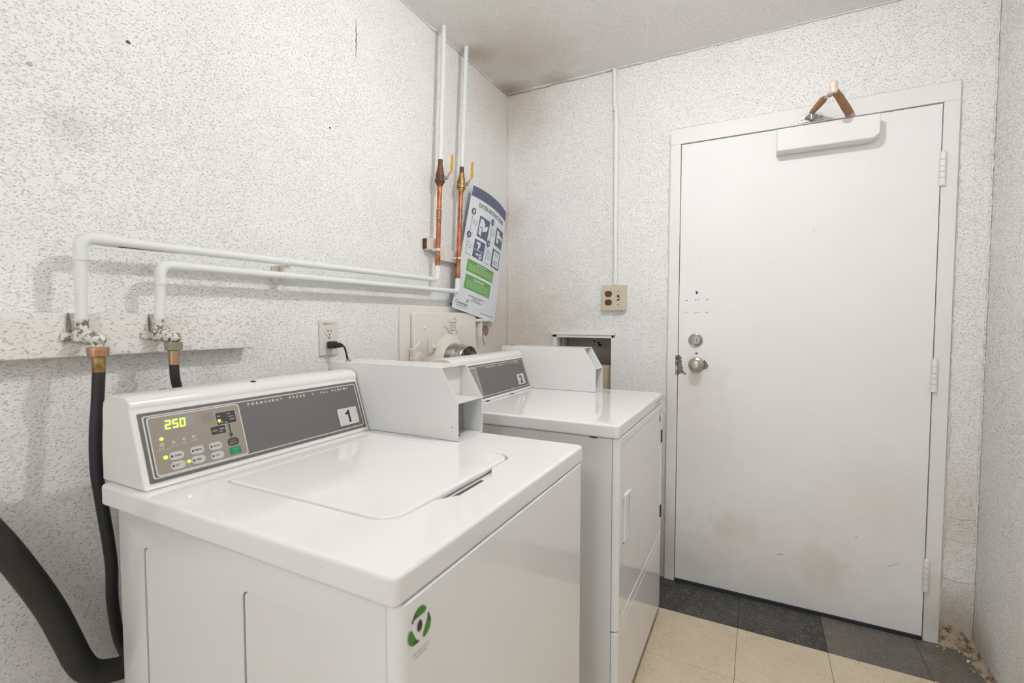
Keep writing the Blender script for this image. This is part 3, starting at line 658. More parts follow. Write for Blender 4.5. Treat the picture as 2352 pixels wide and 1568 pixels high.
# wooden blocks and pipe straps behind the copper pipes
bk = obj('wood_block', box(B(), 0, .032, -.737, -.668, 1.522, 1.572, .003), m_wood); tag(bk, 'thick white painted wood block behind the left copper pipe', 'wood block')
part('bare_end', box(B(), .001, .020, -.7400, -.7365, 1.526, 1.568, .001), m_rustwood, bk, 'rusty brown end')
bk2 = obj('wood_block', box(B(), 0, .026, -.664, -.470, 1.488, 1.540, .003), m_wood); tag(bk2, 'long painted wood strip between the two copper pipes', 'wood block')
bk2.rotation_euler = (0, 0, 0)
for i, (y, z, lab) in enumerate(((-.7085, 1.522, 'left'), (-.555, 1.505, 'right'))):
    s = empty('pipe_strap', (.04, y, z), label='white metal strap round the %s copper pipe' % lab, cat='pipe strap')
    bm = B(); lathe(bm, (.055, y, z-.004), (0, 0, 1), [(0, .0098), (.0004, .0118), (.009, .0118), (.0094, .0098)], 18); box(bm, .034, .046, y-.011, y+.022, z-.004, z+.0048, .001); part('strap', bm, m_wood, s)
    part('screw', lathe(B(), (.046, y+.017, z), (1, 0, 0), [(0, .003), (.001, .002)], 10), m_screw, s)

# ------------------------------------------------------------------ hoses
def hose(name, label, pts, r, ring_m, fer_m, x0):
    root = empty(name, pts[0], label=label, cat='hose')
    part('rubber_hose', tube(B(), smooth_path(pts, 8), r, 18), m_rubber, root, ang=60)
    x, y, z = pts[0]
    bm = B(); lathe(bm, (x, y, z+.049), (0, 0, -1), [(0, .010), (.001, .0170), (.006, .0176), (.008, .0172), (.018, .0165), (.020, .0120)], 20); part('hose_nut', bm, ring_m, root, 'metal swivel nut')
    part('ferrule', lathe(B(), (x, y, z+.030), (0, 0, -1), [(0, .0100), (.002, .0108), (.030, .0104), (.032, .0098)], 18), fer_m, root, 'crimped brass ferrule')
    return root
hose('water_hose', 'black hose with copper coloured nut hanging from the left tap', [(.090, -1.8690, 1.132), (.090, -1.873, 1.07), (.090, -1.878, 1.0087), (.090, -1.8785, .9395), (.088, -1.8720, .8766), (.078, -1.856, .7465), (.052, -1.845, .64), (.040, -1.825, .53), (.045, -1.78, .42), (.07, -1.72, .34)], .0103, m_brass2, m_brass, 0)
hose('water_hose', 'black hose with grey brass nut hanging from the right tap', [(.090, -1.7340, 1.137), (.090, -1.733, 1.11), (.088, -1.728, 1.085), (.086, -1.715, 1.03), (.085, -1.70, .92), (.085, -1.68, .7), (.09, -1.66, .5), (.10, -1.64, .35)], .0095, m_nut2, m_brass2, 0)
dh = obj('drain_hose', tube(B(), smooth_path([(.088, -2.16, 1.02), (.090, -2.10, .985), (.09, -2.060, .935), (.09, -2.020, .862), (.09, -1.9845, .782), (.09, -1.954, .703), (.09, -1.9325, .632), (.092, -1.918, .582), (.094, -1.903, .553), (.098, -1.880, .538), (.104, -1.850, .530), (.12, -1.80, .528), (.15, -1.74, .530)], 8), .0215, 22), m_drain, ang=60)
tag(dh, 'thick black drain hose curving down and round behind the washing machine', 'hose')
# grey clamp end at the washer
part('hose_clamp', lathe(B(), (.112, -1.828, .5285), (.4, 1, 0), [(0, .0218), (.0006, .0235), (.012, .0235), (.0126, .0218)], 20), m_drain, dh)

# ------------------------------------------------------------------ outlet, plug
ot = empty('wall_outlet', (0, -1.232, 1.176), label='white duplex wall outlet labelled MAIN CCT 11', cat='outlet')
part('wall_plate', box(B(), 0, .0075, -1.268, -1.196, 1.120, 1.232, .0022), m_outlet, ot)
OS = Surf((.0078, -1.232, 1.176), (0, 1, 0), (0, 0, 1))
for i, z in enumerate((.0195, -.0195)):
    bm = B(); pts = [(x, max(min(y, z+.0140), z-.0140)) for x, y in circ(0, z, .0172, 28)]; slab(bm, pts, OS, -.001, .0012); rcp = part('receptacle', bm, m_outlet, ot, smooth=False)
    bm = B(); p2_ = [(x, max(min(y, z+.0146), z-.0146)) for x, y in circ(0, z, .0180, 28)]; ring(bm, p2_, [(x, max(min(y, z+.0140), z-.0140)) for x, y in circ(0, z, .0172, 28)], OS, .0002); o = part('outline', bm, m_inkg, ot, smooth=False); o.parent = rcp
    if i == 0:
        for (a, w2, h2) in ((-.0065, .0012, .0045), (.0065, .0011, .0040)): bm = B(); slab(bm, [(a-w2, z+.003-h2), (a+w2, z+.003-h2), (a+w2, z+.003+h2), (a-w2, z+.003+h2)], OS, .001, .0016); o = part('slot', bm, m_void, ot, smooth=False); o.parent = rcp
        bm = B(); slab(bm, circ(0, z-.0085, .0024, 12), OS, .001, .0016); o = part('slot', bm, m_void, ot, smooth=False); o.parent = rcp
part('screw', lathe(B(), (.0075, -1.232, 1.176), (1, 0, 0), [(0, .0028), (.001, .0022)], 12), m_screw, ot)
bm = B(); text(bm, 'MAIN CCT 11', -.024, .025, .0425, .0055, OS, .0002); part('printed_label', bm, m_dark, ot, 'black words MAIN CCT 11', smooth=False)
pc = empty('power_cord', (.01, -1.232, 1.150), label='black plug and cord in the lower socket of the white outlet', cat='plug')
bm = B(); box(bm, .0095, .034, -1.2445, -1.2195, 1.1425, 1.1655, .004, 3); lathe(bm, (.032, -1.231, 1.154), (1, .25, -.05), [(0, .0105), (.006, .0100), (.010, .0075), (.013, .0085), (.016, .0070), (.019, .0078), (.022, .0060), (.027, .0050)], 16); part('plug', bm, m_rubber, pc, ang=50)
part('cord', tube(B(), smooth_path([(.055, -1.226, 1.153), (.064, -1.223, 1.147), (.069, -1.221, 1.130), (.071, -1.217, 1.108), (.074, -1.214, 1.08), (.075, -1.214, 1.0), (.075, -1.22, .8), (.08, -1.24, .5)], 6), .0031, 10), m_rubber, pc, ang=60)

# ------------------------------------------------------------------ cast iron hatch with vent collar
ht = empty('wall_hatch', (0, -.6, 1.07), label='white painted cast iron hatch on the left wall with raised crest', cat='hatch')
bm = B(); prism(bm, rr(-.893, .78, -.330, 1.293, .022), 0, .011, 'x', .003, 2); part('hatch_frame', bm, m_iron, ht)
bm = B(); prism(bm, rr(-.835, .82, -.370, 1.268, .018), .011, .030, 'x', .006, 3); hd = part('hatch_door', bm, m_iron, ht)
HS = Surf((.0302, -.570, 1.205), (0, 1, 0), (0, 0, 1))
bm = B()
for pts in ([(-.060, .004), (-.026, -.022)], [(-.055, .006), (-.022, -.019)], [(.060, .004), (.030, -.020)], [(-.032, .030), (-.006, .040)], [(.006, .040), (.032, .030)], [(-.026, -.024), (-.010, -.030)], [(-.010, -.026), (.004, -.040)], [(.004, -.040), (.024, -.022)], [(.024, -.022), (.036, -.026)], [(-.026, -.013), (.032, -.013)], [(-.026, .022), (.030, .022)]):
    (a, b_), (c, d_) = pts; L = math.hypot(c-a, d_-b_); nx, ny = -(d_-b_)/L*.0016, (c-a)/L*.0016
    slab(bm, [(a-nx, b_-ny), (c-nx, d_-ny), (c+nx, d_+ny), (a+nx, b_+ny)], HS, -.0005, .0042)
o = part('crest', bm, m_iron, ht, 'raised diamond crest', smooth=False); o.parent = hd
bm = B(); text(bm, 'DGR', -.020, .028, -.007, .022, HS, .0030, .02)
o = part('crest_letters', bm, m_iron, ht, smooth=False); o.parent = hd
part('latch', (lambda b: (box(b, .012, .050, -.372, -.292, 1.226, 1.240, .003), box(b, .012, .046, -.352, -.342, 1.150, 1.226, .002), box(b, .010, .030, -.330, -.322, 1.180, 1.226, .002), b)[-1])(B()), m_iron, ht, 'latch bracket at the right edge')
bm = B(); prism(bm, [(-.752, 1.165), (-.748, 1.165), (-.700, 1.118), (-.715, 1.108), (-.752, 1.092)], .030, .040, 'x', .002); lathe(bm, (.036, -.722, 1.122), (1, .3, -.1), [(0, .010), (.014, .009), (.016, .005)], 12); o = part('pull_tab', bm, m_iron, ht); o.parent = hd
bm = B(); lathe(bm, (.030, -.768, 1.203), (1, 0, .0), [(0, .008), (.005, .007), (.006, .003)], 6); o = part('boss', bm, m_iron, ht); o.parent = hd
bm = B(); lathe(bm, (.020, -.815, 1.075), (1, 0, 0), [(0, .034), (.018, .034), (.022, .026), (.024, .012)], 20); prism(bm, [(-.845, 1.118), (-.80, 1.150), (-.775, 1.140), (-.79, 1.10), (-.845, 1.07)], .012, .038, 'x', .004); o = part('hinge_lug', bm, m_iron, ht)
bm = B(); lathe(bm, (.028, -.592, 1.058), (1, 0, 0), [(0, .116), (.004, .116), (.008, .104), (.014, .096), (.018, .084), (.022, .080), (.022, .070)], 44, cap=False); o = part('collar', bm, m_iron, ht, 'round raised collar'); o.parent = hd
part('old_stub', lathe(B(), (.0, -.05, .0), (1, 0, 0), [(0, .001), (.0005, .001)], 6), m_iron, ht) if False else None
# silver vent duct coming out of the hatch
vd = empty('vent_duct', (.04, -.592, 1.058), label='short shiny silver vent duct sticking out of the wall hatch', cat='duct')
bm = B(); prof = [(0, .074), (.012, .0745), (.014, .0760), (.018, .0745), (.038, .0735), (.041, .0768), (.046, .0768), (.049, .0735), (.075, .0725), (.078, .0755), (.083, .0755), (.086, .0735), (.0868, .0725), (.0855, .0710), (.070, .0705), (.0, .0705)]
lathe(bm, (.040, -.592, 1.058), (1, -.02, -.10), prof, 44, cap=False); part('duct_pipe', bm, m_foil, vd, ang=30)
part('damper', lathe(B(), (.060, -.592, 1.057), (1, 0, -.1), [(0, .070), (.001, .070)], 32), m_iron, vd)

# ------------------------------------------------------------------ poster
PC = {(0, 1): Vector((0.0460, -0.4189, 1.8639)), (1, 1): Vector((0.0200, -0.0440, 1.8118)), (1, 0): Vector((0.0340, -0.2023, 1.2202)), (0, 0): Vector((0.0380, -0.5849, 1.2905))}
class PosterSurf:
    def P(s, u, v, h=0):
        a = PC[0, 0]*(1-u)*(1-v)+PC[1, 0]*u*(1-v)+PC[0, 1]*(1-u)*v+PC[1, 1]*u*v
        bow = .020*4*u*(1-u)*(v**1.5)
        return a+Vector((bow+h, 0, bow*.35))
PS = PosterSurf()
ps = empty('instruction_poster', (.01, -.33, 1.22), label='white DRYER INSTRUCTIONS poster hung crooked on the left wall near the corner', cat='poster')
def grid(bm, u0, u1, v0, v1, nu, nv, h):
    g = [[bm.verts.new(PS.P(u0+(u1-u0)*i/nu, v0+(v1-v0)*j/nv, h)) for i in range(nu+1)] for j in range(nv+1)]
    for j in range(nv):
        for i in range(nu): bm.faces.new((g[j][i], g[j][i+1], g[j+1][i+1], g[j+1][i]))
    return g
bm = B(); g1 = grid(bm, 0, 1, 0, 1, 16, 16, 0); g2 = grid(bm, 0, 1, 0, 1, 16, 16, -.0015)
for e in ([(g1[0][i], g1[0][i+1], g2[0][i+1], g2[0][i]) for i in range(16)]+[(g1[16][i], g1[16][i+1], g2[16][i+1], g2[16][i]) for i in range(16)]+[(g1[i][0], g1[i+1][0], g2[i+1][0], g2[i][0]) for i in range(16)]+[(g1[i][16], g1[i+1][16], g2[i+1][16], g2[i][16]) for i in range(16)]): bm.faces.new(e)
part('sheet', bm, m_poster, ps, ang=60)
bm = B(); grid(bm, 0.006, .996, .905, .990, 16, 4, .0006); part('header_band', bm, m_slate, ps, smooth=False)
for g_ in ((.148, .812, .314, .410), (.160, .785, .178, .292)): bm = B(); grid(bm, *g_, 8, 2, .0006); part('green_panel', bm, m_pgreen, ps, smooth=False)
cards = [(.088, .505, .612, .785, .245, '1'), (.560, .952, .630, .790, .715, '2'), (.068, .478, .440, .590, .222, '3'), (.532, .938, .440, .600, .695, '4')]
cards_txt = [['Clean the', 'lint filter'], ['Load your', 'dry clothes', 'into the', 'dryer'], ['Insert', 'smart card', 'or coins'], ['Select', 'temperature', 'setting and', 'press start']]
bl = B(); bw = B(); bt = B(); CARDS = []
for (a, b2, c, d_, mid, n), tx in zip(cards, cards_txt):
    bl = B(); ring(bl, rr(a, c, b2, d_, .012, 3), rr(a+.006, c+.004, b2-.006, d_-.004, .010, 3), PS, .0007)
    grid(bl, mid, b2-.003, c+.002, d_-.002, 4, 4, .0006)
    flat(bl, circ(a+.012, d_+.004, .044, 20, .028), PS, .0012)
    part('step_card', bl, m_slate, ps, 'slate blue step box numbered '+n, smooth=False)
    text(bw, n, a-.002, a+.026, d_-.008, .024, PS, .0018, .03)
    for i, l in enumerate(tx): text(bt, l, a+.022, a+.022+(mid-a-.05)*min(1, len(l)/10), (c+d_)/2+.014-.021*i+(len(tx)-2)*.006, .011, PS, .0008)
bl = B()
# pictures: dryer with filter, open dryer, coin hand / card, control panel
flat(bw, [(.275, .765), (.34, .765), (.39, .735), (.39, .70), (.33, .705), (.33, .625), (.27, .635), (.262, .70)], PS, .0011)
flat(bw, [(.34, .70), (.47, .735), (.46, .69), (.35, .665)], PS, .0013)
flat(bw, [(.74, .765), (.82, .765), (.82, .745), (.93, .73), (.92, .70), (.83, .715), (.82, .66), (.75, .665)], PS, .0011)
flat(bw, [(.27, .572), (.36, .572), (.37, .545), (.34, .525), (.335, .505), (.31, .51), (.315, .55), (.27, .558)], PS, .0011)
flat(bw, [(.24, .508), (.45, .508), (.45, .504), (.24, .504)], PS, .0011); flat(bw, [(.29, .482), (.33, .478), (.33, .487), (.355, .470), (.33, .455), (.33, .464), (.29, .468)], PS, .0011)
flat(bw, circ(.40, .468, .036, 18, .022), PS, .0011)
flat(bw, [(.73, .585), (.915, .585), (.915, .455), (.73, .455)], PS, .0011)
for k in range(3):
    for j in range(2): flat(bl, circ(.765+.045*k, .478+.020*j, .013, 10, .007), PS, .0014)
for j in range(3): flat(bl, [(.76, .565-.006*j), (.88, .565-.006*j), (.88, .563-.006*j), (.76, .563-.006*j)], PS, .0014)
flat(bl, [(.285, .69), (.32, .69), (.32, .70), (.285, .70)], PS, .0014); flat(bl, [(.76, .70), (.80, .705), (.88, .695), (.83, .685)], PS, .0014)
flat(bl, circ(.40, .468, .014, 12, .009), PS, .0014)
text(bt, 'DRYER INSTRUCTIONS', .185, .895, .842, .036, PS, .0008, .004)
text(bw, 'DRYER TOP UP*', .37, .60, .386, .013, PS, .0009, .02); text(bw, 'CAUTION!', .345, .600, .258, .020, PS, .0009, .03)
for j in range(4): words(bw, .18, .78, .372-.013*j, .006, PS, .0009, 90+j)
for j in range(5): words(bw, .20, .74, .245-.012*j, .005, PS, .0009, 95+j)
text(bt, 'Customer Service and Assistance', .29, .66, .133, .0105, PS, .0008, .01); text(bt, '1-800-561-1972', .385, .565, .117, .0095, PS, .0008, .01); text(bt, 'www.coinamatic.com', .355, .605, .100, .0105, PS, .0008, .01)
text(bt, 'Coinamatic', .045, .315, .044, .026, PS, .0008); words(bt, .06, .31, .030, .006, PS, .0008, 7); words(bt, .62, .945, .034, .007, PS, .0008, 8)
for k in range(4): flat(bt, [(.262+.004*k, .076+.007*k), (.315-.002*k, .079+.007*k), (.315-.002*k, .082+.007*k), (.262+.004*k, .079+.007*k)], PS, .0008)
for n_, b_, m_ in (('picture_detail', bl, m_slate), ('white_print', bw, m_poster), ('printed_text', bt, m_dark)): part(n_, b_, m_, ps, smooth=False)['kind'] = 'stuff'

# ------------------------------------------------------------------ machines
def machine(kind, X0, XF, Y0, Y1, ZT, cx, label, cat, cy0, cy1, my0, my1, num):
    """X0/XF back and front of the top panel, Y0/Y1 near and far side, cx = shift of console in x"""
    root = empty(kind, ((X0+XF)/2, (Y0+Y1)/2, 0), label=label, cat=cat)
    zl = ZT-.040
    # cabinet shell
    bm = B(); box(bm, X0+.047, XF-.020, Y0+.007, Y1-.007, .03, zl-.001, .003); cab = part('cabinet', bm, m_enamel2, root, 'white painted side and back shell')
    if kind == 'washing_machine':
        cut = []
        for (xa, xb, z1) in ((.287, .446, .8385), (.562, .721, .8345)):
            c = B(); prism(c, rr(xa, .12, xb, z1, .012, 4), Y0-.02, Y0+.0102, 'y'); cut.append(obj('c', c, None, smooth=False))
        boolean(cab, cut)
        for (xa, xb, z1) in ((.287, .446, .8385), (.562, .721, .8345)):
            c = B(); prism(c, rr(xa+.002, .122, xb-.002, z1-.002, .010, 4), Y0+.0090, Y0+.0104, 'y', .0004, 1); o = part('side_recess', c, m_enamel2, root); o.parent = cab
    for x in (X0+.09, XF-.07):
        for y in (Y0+.06, Y1-.06): part('foot', lathe(B(), (x, y, 0), (0, 0, 1), [(0, .022), (.008, .022), (.010, .010), (.032, .010)], 16), m_rubber, root)
    # front panel wrapping both corners
    def front(name, z0, z1, lab=None, xf=XF+.0006):
        bm = B(); pts = [(XF-.0188, Y0+.0065)]+[(xf-.0172+.0172*math.sin(a), Y0+.0065+.0172-.0172*math.cos(a)) for a in [PI/2*i/7 for i in range(8)]]
        pts += [(xf-.0172+.0172*math.cos(a), Y1-.0065-.0172+.0172*math.sin(a)) for a in [PI/2*i/7 for i in range(8)]]+[(XF-.0188, Y1-.0065)]
        prism(bm, pts, z0, z1, 'z', .0055, 4); o = part(name, bm, m_enamel, root, lab); return o
    part('seam_shadow', box(B(), X0+.052, XF-.014, Y0+.0095, Y1-.0095, .05, zl+.004), m_gap_shade, root)
    if kind == 'washing_machine': fp = front('front_panel', .035, zl-.0008)
    else:
        fp = front('front_panel', .325, zl-.0008); front('lower_panel', .045, .3215)
        # loading door let into the front
        c = B(); prism(c, rr(-.957, .352, -.312, .873, .018), XF-.012, XF+.02, 'x'); co = obj('c', c, None, smooth=False)
        boolean(fp, [co]); fp.data.polygons.foreach_set('use_smooth', [True]*len(fp.data.polygons)); fp.data.set_sharp_from_angle(angle=math.radians(32))
        mod = fp.modifiers.new('weighted', 'WEIGHTED_NORMAL'); mod.keep_sharp = True
        part('door_gap', box(B(), XF-.0135, XF-.0115, -.962, -.307, .347, .878), m_gap_shade, root)
        db_ = B(); prism(db_, rr(-.9545, .3545, -.3145, .8705, .016), XF-.011, XF-.0015, 'x', .003, 2); dd = part('loading_door', db_, m_enamel, root, 'rectangular loading door')
        c = B(); prism(c, rr(-.930, .560, -.845, .705, .012), XF-.0045, XF+.02, 'x'); co = obj('c', c, None, smooth=False); boolean(dd, [co])
        dd.data.polygons.foreach_set('use_smooth', [True]*len(dd.data.polygons)); dd.data.set_sharp_from_angle(angle=math.radians(32)); mod = dd.modifiers.new('weighted', 'WEIGHTED_NORMAL'); mod.keep_sharp = True
        hb = B(); prism(hb, rr(-.920, .562, -.880, .700, .008), XF-.0055, XF+.0035, 'x', .003, 3); o = part('door_handle', hb, m_enamel, root, 'moulded white finger pull'); o.parent = dd
        hb = B(); prism(hb, [(-.925, .712), (-.845, .706), (-.845, .698), (-.925, .700)], XF-.004, XF+.0045, 'x', .002, 2); o = part('handle_cap', hb, m_enamel, root); o.parent = dd
        hb = B(); prism(hb, [(-.885, .575), (-.868, .582), (-.862, .566), (-.875, .556)], XF-.004, XF+.003, 'x', .002, 2); o = part('handle_cap', hb, m_enamel, root); o.parent = dd
        for z in (.757, .443):
            hb = B(); box(hb, XF-.012, XF+.003, -.3125, -.3055, z-.026, z+.026, .001); o = part('door_hinge', hb, m_dark, root, 'small dark hinge')
    # top panel
    bm = B(); prism(bm, rr(X0, Y0, XF, Y1, [.012, .010, .010, .012], 5), zl, ZT, 'z', .0065, 4); top = part('top_panel', bm, m_enamel, root, 'glossy white enamel top')
    if kind == 'washing_machine':
        LX0, LX1, LY0, LY1 = .350, .747, -1.781, -1.382
        c = B(); prism(c, rr(LX0-.0045, LY0-.0045, LX1+.0045, LY1+.0045, [.0445, .012, .012, .0445], 8), ZT-.014, ZT+.02, 'z'); co = obj('c', c, None, smooth=False)
        c = B(); prism(c, [(LX1-.01, -1.685), (LX1+.004, -1.680), (LX1+.030, -1.640), (LX1+.030, -1.530), (LX1+.004, -1.480), (LX1-.01, -1.475)], ZT-.012, ZT+.02, 'z'); c2 = obj('c', c, None, smooth=False)
        boolean(top, [co, c2])
        md = top.modifiers.new('soft', 'BEVEL'); md.width = .0018; md.segments = 2; md.limit_method = 'ANGLE'; md.angle_limit = math.radians(50)
        top.data.polygons.foreach_set('use_smooth', [True]*len(top.data.polygons)); top.data.set_sharp_from_angle(angle=math.radians(40)); mod = top.modifiers.new('weighted', 'WEIGHTED_NORMAL')
        bm = B(); prism(bm, rr(LX0, LY0, LX1, LY1, [.040, .009, .009, .040], 10), ZT-.012, ZT+.0014, 'z', .0060, 4); lid = part('lid', bm, m_enamel, root, 'flush rectangular lid')
        part('lid_slot', box(B(), LX1+.008, LX1+.0285, -1.634, -1.530, ZT-.0125, ZT-.0105), m_gap_shade, root, 'dark finger slot in front of the lid')
    else:
        part('rear_hole', lathe(B(), (.687, -.402, ZT), (0, 0, 1), [(0, .006), (.0004, .006)], 14), m_dark, root)
        part('lip_dark_strip', box(B(), .800, .822, Y0+.0035, Y0+.0068, zl-.0035, zl+.0005), m_dark, root)  # short dark strip at the gap below the top's lip
    # console
    prof = [(.1335, ZT+.0008), (.140, ZT+.135), (.1445, ZT+.150), (.155, ZT+.1595), (.172, ZT+.1640), (.205, ZT+.1650), (.226, ZT+.1625), (.236, ZT+.1555), (.2395, ZT+.1480), (.2385, ZT+.1430), (.2375, ZT+.1395), (.2800, ZT+.0085), (.2835, ZT+.004), (.2830, ZT+.0008)]
    prof = [(x+cx, z) for x, z in prof]
    bm = B(); prism(bm, prof, cy0, cy1, 'y', .008, 4); con = part('console', bm, m_plastic, root, 'white moulded control console', ang=40)
    O = Vector((.2803+cx, cy0+.010, ZT+.0090)); V = Vector((-.0428, 0, .1316)).normalized(); sf = Surf(O, (0, 1, 0), V)
    sf.N = Vector((0, 1, 0)).cross(V).normalized()
    H = .1300; W = cy1-cy0-.018
    def dec(name, bm, m, lab=None):
        o = part(name, bm, m, root, lab, smooth=False); o.parent = con; return o
    bm = B(); slab(bm, rr(0, .002, W, H, .002, 2), sf, .0001, .0008); dec('control_panel', bm, m_overlay, 'dark grey control panel')
    bm = B(); ring(bm, rr(.006, .0085, W-.006, H-.006, .004, 3), rr(.0085, .0105, W-.0085, H-.008, .003, 3), sf, .0011); dec('outline', bm, m_ink)
    tx0, tx1 = (.205, .491) if num == '1' else (.205, .491)
    bm = B(); y_ = .1120; h_ = .0056
    def spread(bm, s, x0, x1):
        n = len(s); st = (x1-x0)/n
        for i, c in enumerate(s):
            if c == ' ': continue
            if c == '.': flat(bm, circ(x0+st*(i+.5), y_+h_*.5, .0016, 8), sf, .0012); continue
            text(bm, c, x0+st*i+st*.12, x0+st*i+st*.72, y_, h_, sf, .0012, .02)
    spread(bm, 'PERMANENT', .205, .294); spread(bm, 'PRESS', .309, .357); flat(bm, circ(.377, y_+h_*.5, .0018, 8), sf, .0012); spread(bm, 'ALL', .399, .427); spread(bm, 'FABRIC', .436, .494); dec('lettering', bm, m_ink, 'white words PERMANENT PRESS ALL FABRIC')
    NX0, NX1, NZ0, NZ1 = .4380, .5035, .0180, .0635
    bm = B(); slab(bm, rr(NX0-.001, NZ0-.001, NX1+.001, NZ1+.001, .001, 2), sf, .001, .0014); dec('number_border', bm, m_black)
    bm = B(); slab(bm, rr(NX0, NZ0, NX1, NZ1, .001, 2), sf, .0014, .0017); dec('number_label', bm, mat('label_white', srgb(205, 202, 198), .4), 'white square with the number %s' % num)
    bm = B(); ncx = (NX0+NX1)/2; b0 = NZ0+.006; b1 = NZ1-.006
    if num == '1': flat(bm, [(ncx-.0005, b0), (ncx+.0060, b0), (ncx+.0060, b1), (ncx+.0012, b1), (ncx-.0015, b1-.0045), (ncx-.0085, b1-.0075), (ncx-.0085, b1-.0125), (ncx-.0005, b1-.0105)], sf, .0019)
    else: text(bm, num, ncx-.011, ncx+.011, b0, b1-b0, sf, .0019, .035)
    dec('number', bm, m_black)
    # tan keypad
    TR_ = .186 if num == '1' else .142
    bm = B(); slab(bm, rr(.0135, .0125, TR_-.0015, .1190, .005, 3), sf, .001, .0013); dec('keypad', bm, m_tan, 'taupe keypad area')
    bm = B(); ring(bm, rr(.012, .011, TR_, .1205, .006, 3), rr(.0140, .013, TR_-.002, .1185, .005, 3), sf, .0015); dec('keypad_outline', bm, m_ink)
    if num == '1':
        bm = B(); slab(bm, rr(.036, .0915, .0945, .1125, .002, 2), sf, .0013, .0016); dec('display', bm, m_silver, 'grey display window'); bm = B(); slab(bm, rr(.108, .0915, .130, .1115, .002, 2), sf, .0013, .0016); dec('display', bm, mat('disp2', srgb(138, 133, 127), .4))
        SEG = {'2': 'abged', '5': 'afgcd', '0': 'abcdef'}
        bm = B()
        for i, c in enumerate('250'):
            x = .0400+.0128*i; z = .0935; w_, h2 = .0098, .0165; t_ = .0023; sl = .10
            sg = {'a': (t_*.3, h2-t_, w_-t_*.3, h2), 'g': (t_*.3, h2/2-t_/2, w_-t_*.3, h2/2+t_/2), 'd': (t_*.3, 0, w_-t_*.3, t_), 'f': (0, h2/2, t_, h2-t_*.3), 'b': (w_-t_, h2/2, w_, h2-t_*.3), 'e': (0, t_*.3, t_, h2/2), 'c': (w_-t_, t_*.3, w_, h2/2)}
            for s in SEG[c]:
                a, b2, c2, d2 = sg[s]; flat(bm, [(x+a+b2*sl, z+b2), (x+c2+b2*sl, z+b2), (x+c2+d2*sl, z+d2), (x+a+d2*sl, z+d2)], sf, .0019)
        dec('display_digits', bm, m_led, 'glowing green digits 250')
        for (u, v, r_) in ((.1395, .0915, .0028), (.0304, .0773, .0030), (.0312, .0426, .0034), (.0684, .0255, .0030)):
            bm = B(); slab(bm, circ(u, v, r_, 14, r_*.9), sf, .0016, .0026); dec('indicator_light', bm, m_led, 'lit green dot')
        bm = B(); bt_ = B()
        for (a, b2, c2, d2) in ((.1340, .0825, .1750, .1082), (.1190, .0645, .1488, .0818)):
            slab(bm, rr(a, b2, c2, d2, .0015, 2), sf, .0013, .0016); ring(bt_, rr(a-.001, b2-.001, c2+.001, d2+.001, .002, 2), rr(a, b2, c2, d2, .0015, 2), sf, .0017)
        slab(bm, [(.1562, .083), (.1590, .083), (.1590, .060), (.1562, .060)], sf, .0013, .0016); slab(bm, [(.1530, .061), (.1622, .061), (.1576, .0525)], sf, .0013, .0016)
        slab(bm, rr(.1470, .0355, .1705, .0515, .0075, 4), sf, .0013, .0016); dec('status_block', bm, m_dark, 'dark status blocks and arrow')
        text(bt_, 'CYCLE', .152, .165, .0445, .003, sf, .0018); text(bt_, 'SELECT', .151, .166, .0395, .003, sf, .0018)
        for i, (a, b2) in enumerate(((.137, .100), (.137, .087), (.158, .102), (.160, .096), (.162, .090), (.122, .072), (.136, .074), (.136, .069), (.150, .085))): words(bt_, a, a+.010, b2, .0028, sf, .0018, 100+i)
        for i, (u, v) in enumerate(((.0296, .0671), (.0492, .0674), (.0676, .0694), (.0854, .0705))):
            flat(bt_, circ(u, v, .0034 if i != 0 else .0045, 10), sf, .0017); words(bt_, u-.006, u+.006, v-.008, .003, sf, .0017, 120+i)
        words(bt_, .020, .043, .0565, .002, sf, .0017, 130); dec('keypad_print', bt_, m_inkg)
        btx = B()
        for i, ((u, v), s) in enumerate(zip(((.0493, .0416), (.0864, .0430), (.1216, .0428), (.0488, .0238), (.0853, .0247), (.1214, .0239)), ('NORMAL', 'PERM PRESS', 'DELICATE', 'HOT', 'WARM', 'COLD'))):
            bm = B(); slab(bm, rr(u-.0145, v-.0095, u+.0148, v+.0092, .008, 4), sf, .0013, .0015); dec('button_surround', bm, m_silver)
            bm = B(); slab(bm, rr(u-.0125, v-.0075, u+.0130, v+.0075, .0073, 5), sf, .0015, .0024); dec('button', bm, m_btn)
            L = min(.016, .0026*len(s)); text(btx, s, u-.004, u-.004+L*.85, v-.0016, .0036, sf, .0026, .02)
            flat(btx, circ(u-.008, v, .0022, 8), sf, .0026)
        dec('button_print', btx, m_dark)
        bm = B(); slab(bm, rr(.1480, .0182, .1712, .0318, .0012, 2), sf, .0013, .0024); dec('start_button', bm, m_green, 'green START button'); bm = B(); text(bm, 'START', .1530, .1665, .0262, .0034, sf, .0026, .02); ring(bm, circ(.1596, .0222, .0024, 12), circ(.1596, .0222, .0016, 12), sf, .0026); dec('start_print', bm, mat('mint', srgb(90, 190, 150), .4))
        part('console_plug', lathe(B(), (.2195+cx, -1.6375, ZT+.1625), (.2, 0, 1), [(0, .0062), (.002, .0058), (.003, .004)], 16), m_black, root, 'black round plug on console ridge').parent = con
        bm = B(); slab(bm, blobpts(0, 0, .007, .003, 12, 5), Surf((.175, -1.80, ZT+.1642), (0, 1, 0), (-1, 0, 0)), -.0012, .0009); part('rust_spot', bm, m_rust, root, smooth=False).parent = con
    part('console_screw', lathe(B(), (.168+cx, cy1-.03, ZT+.163), (0, 0, 1), [(0, .006), (.002, .0055), (.003, .002)], 14), m_screw, root).parent = con
    # coin box
    XB, XT, XS = .133+cx, .523+cx, .575+cx; zt, zs_ = ZT+.1830, ZT+.0965; z0 = ZT+.0008; T = .0022
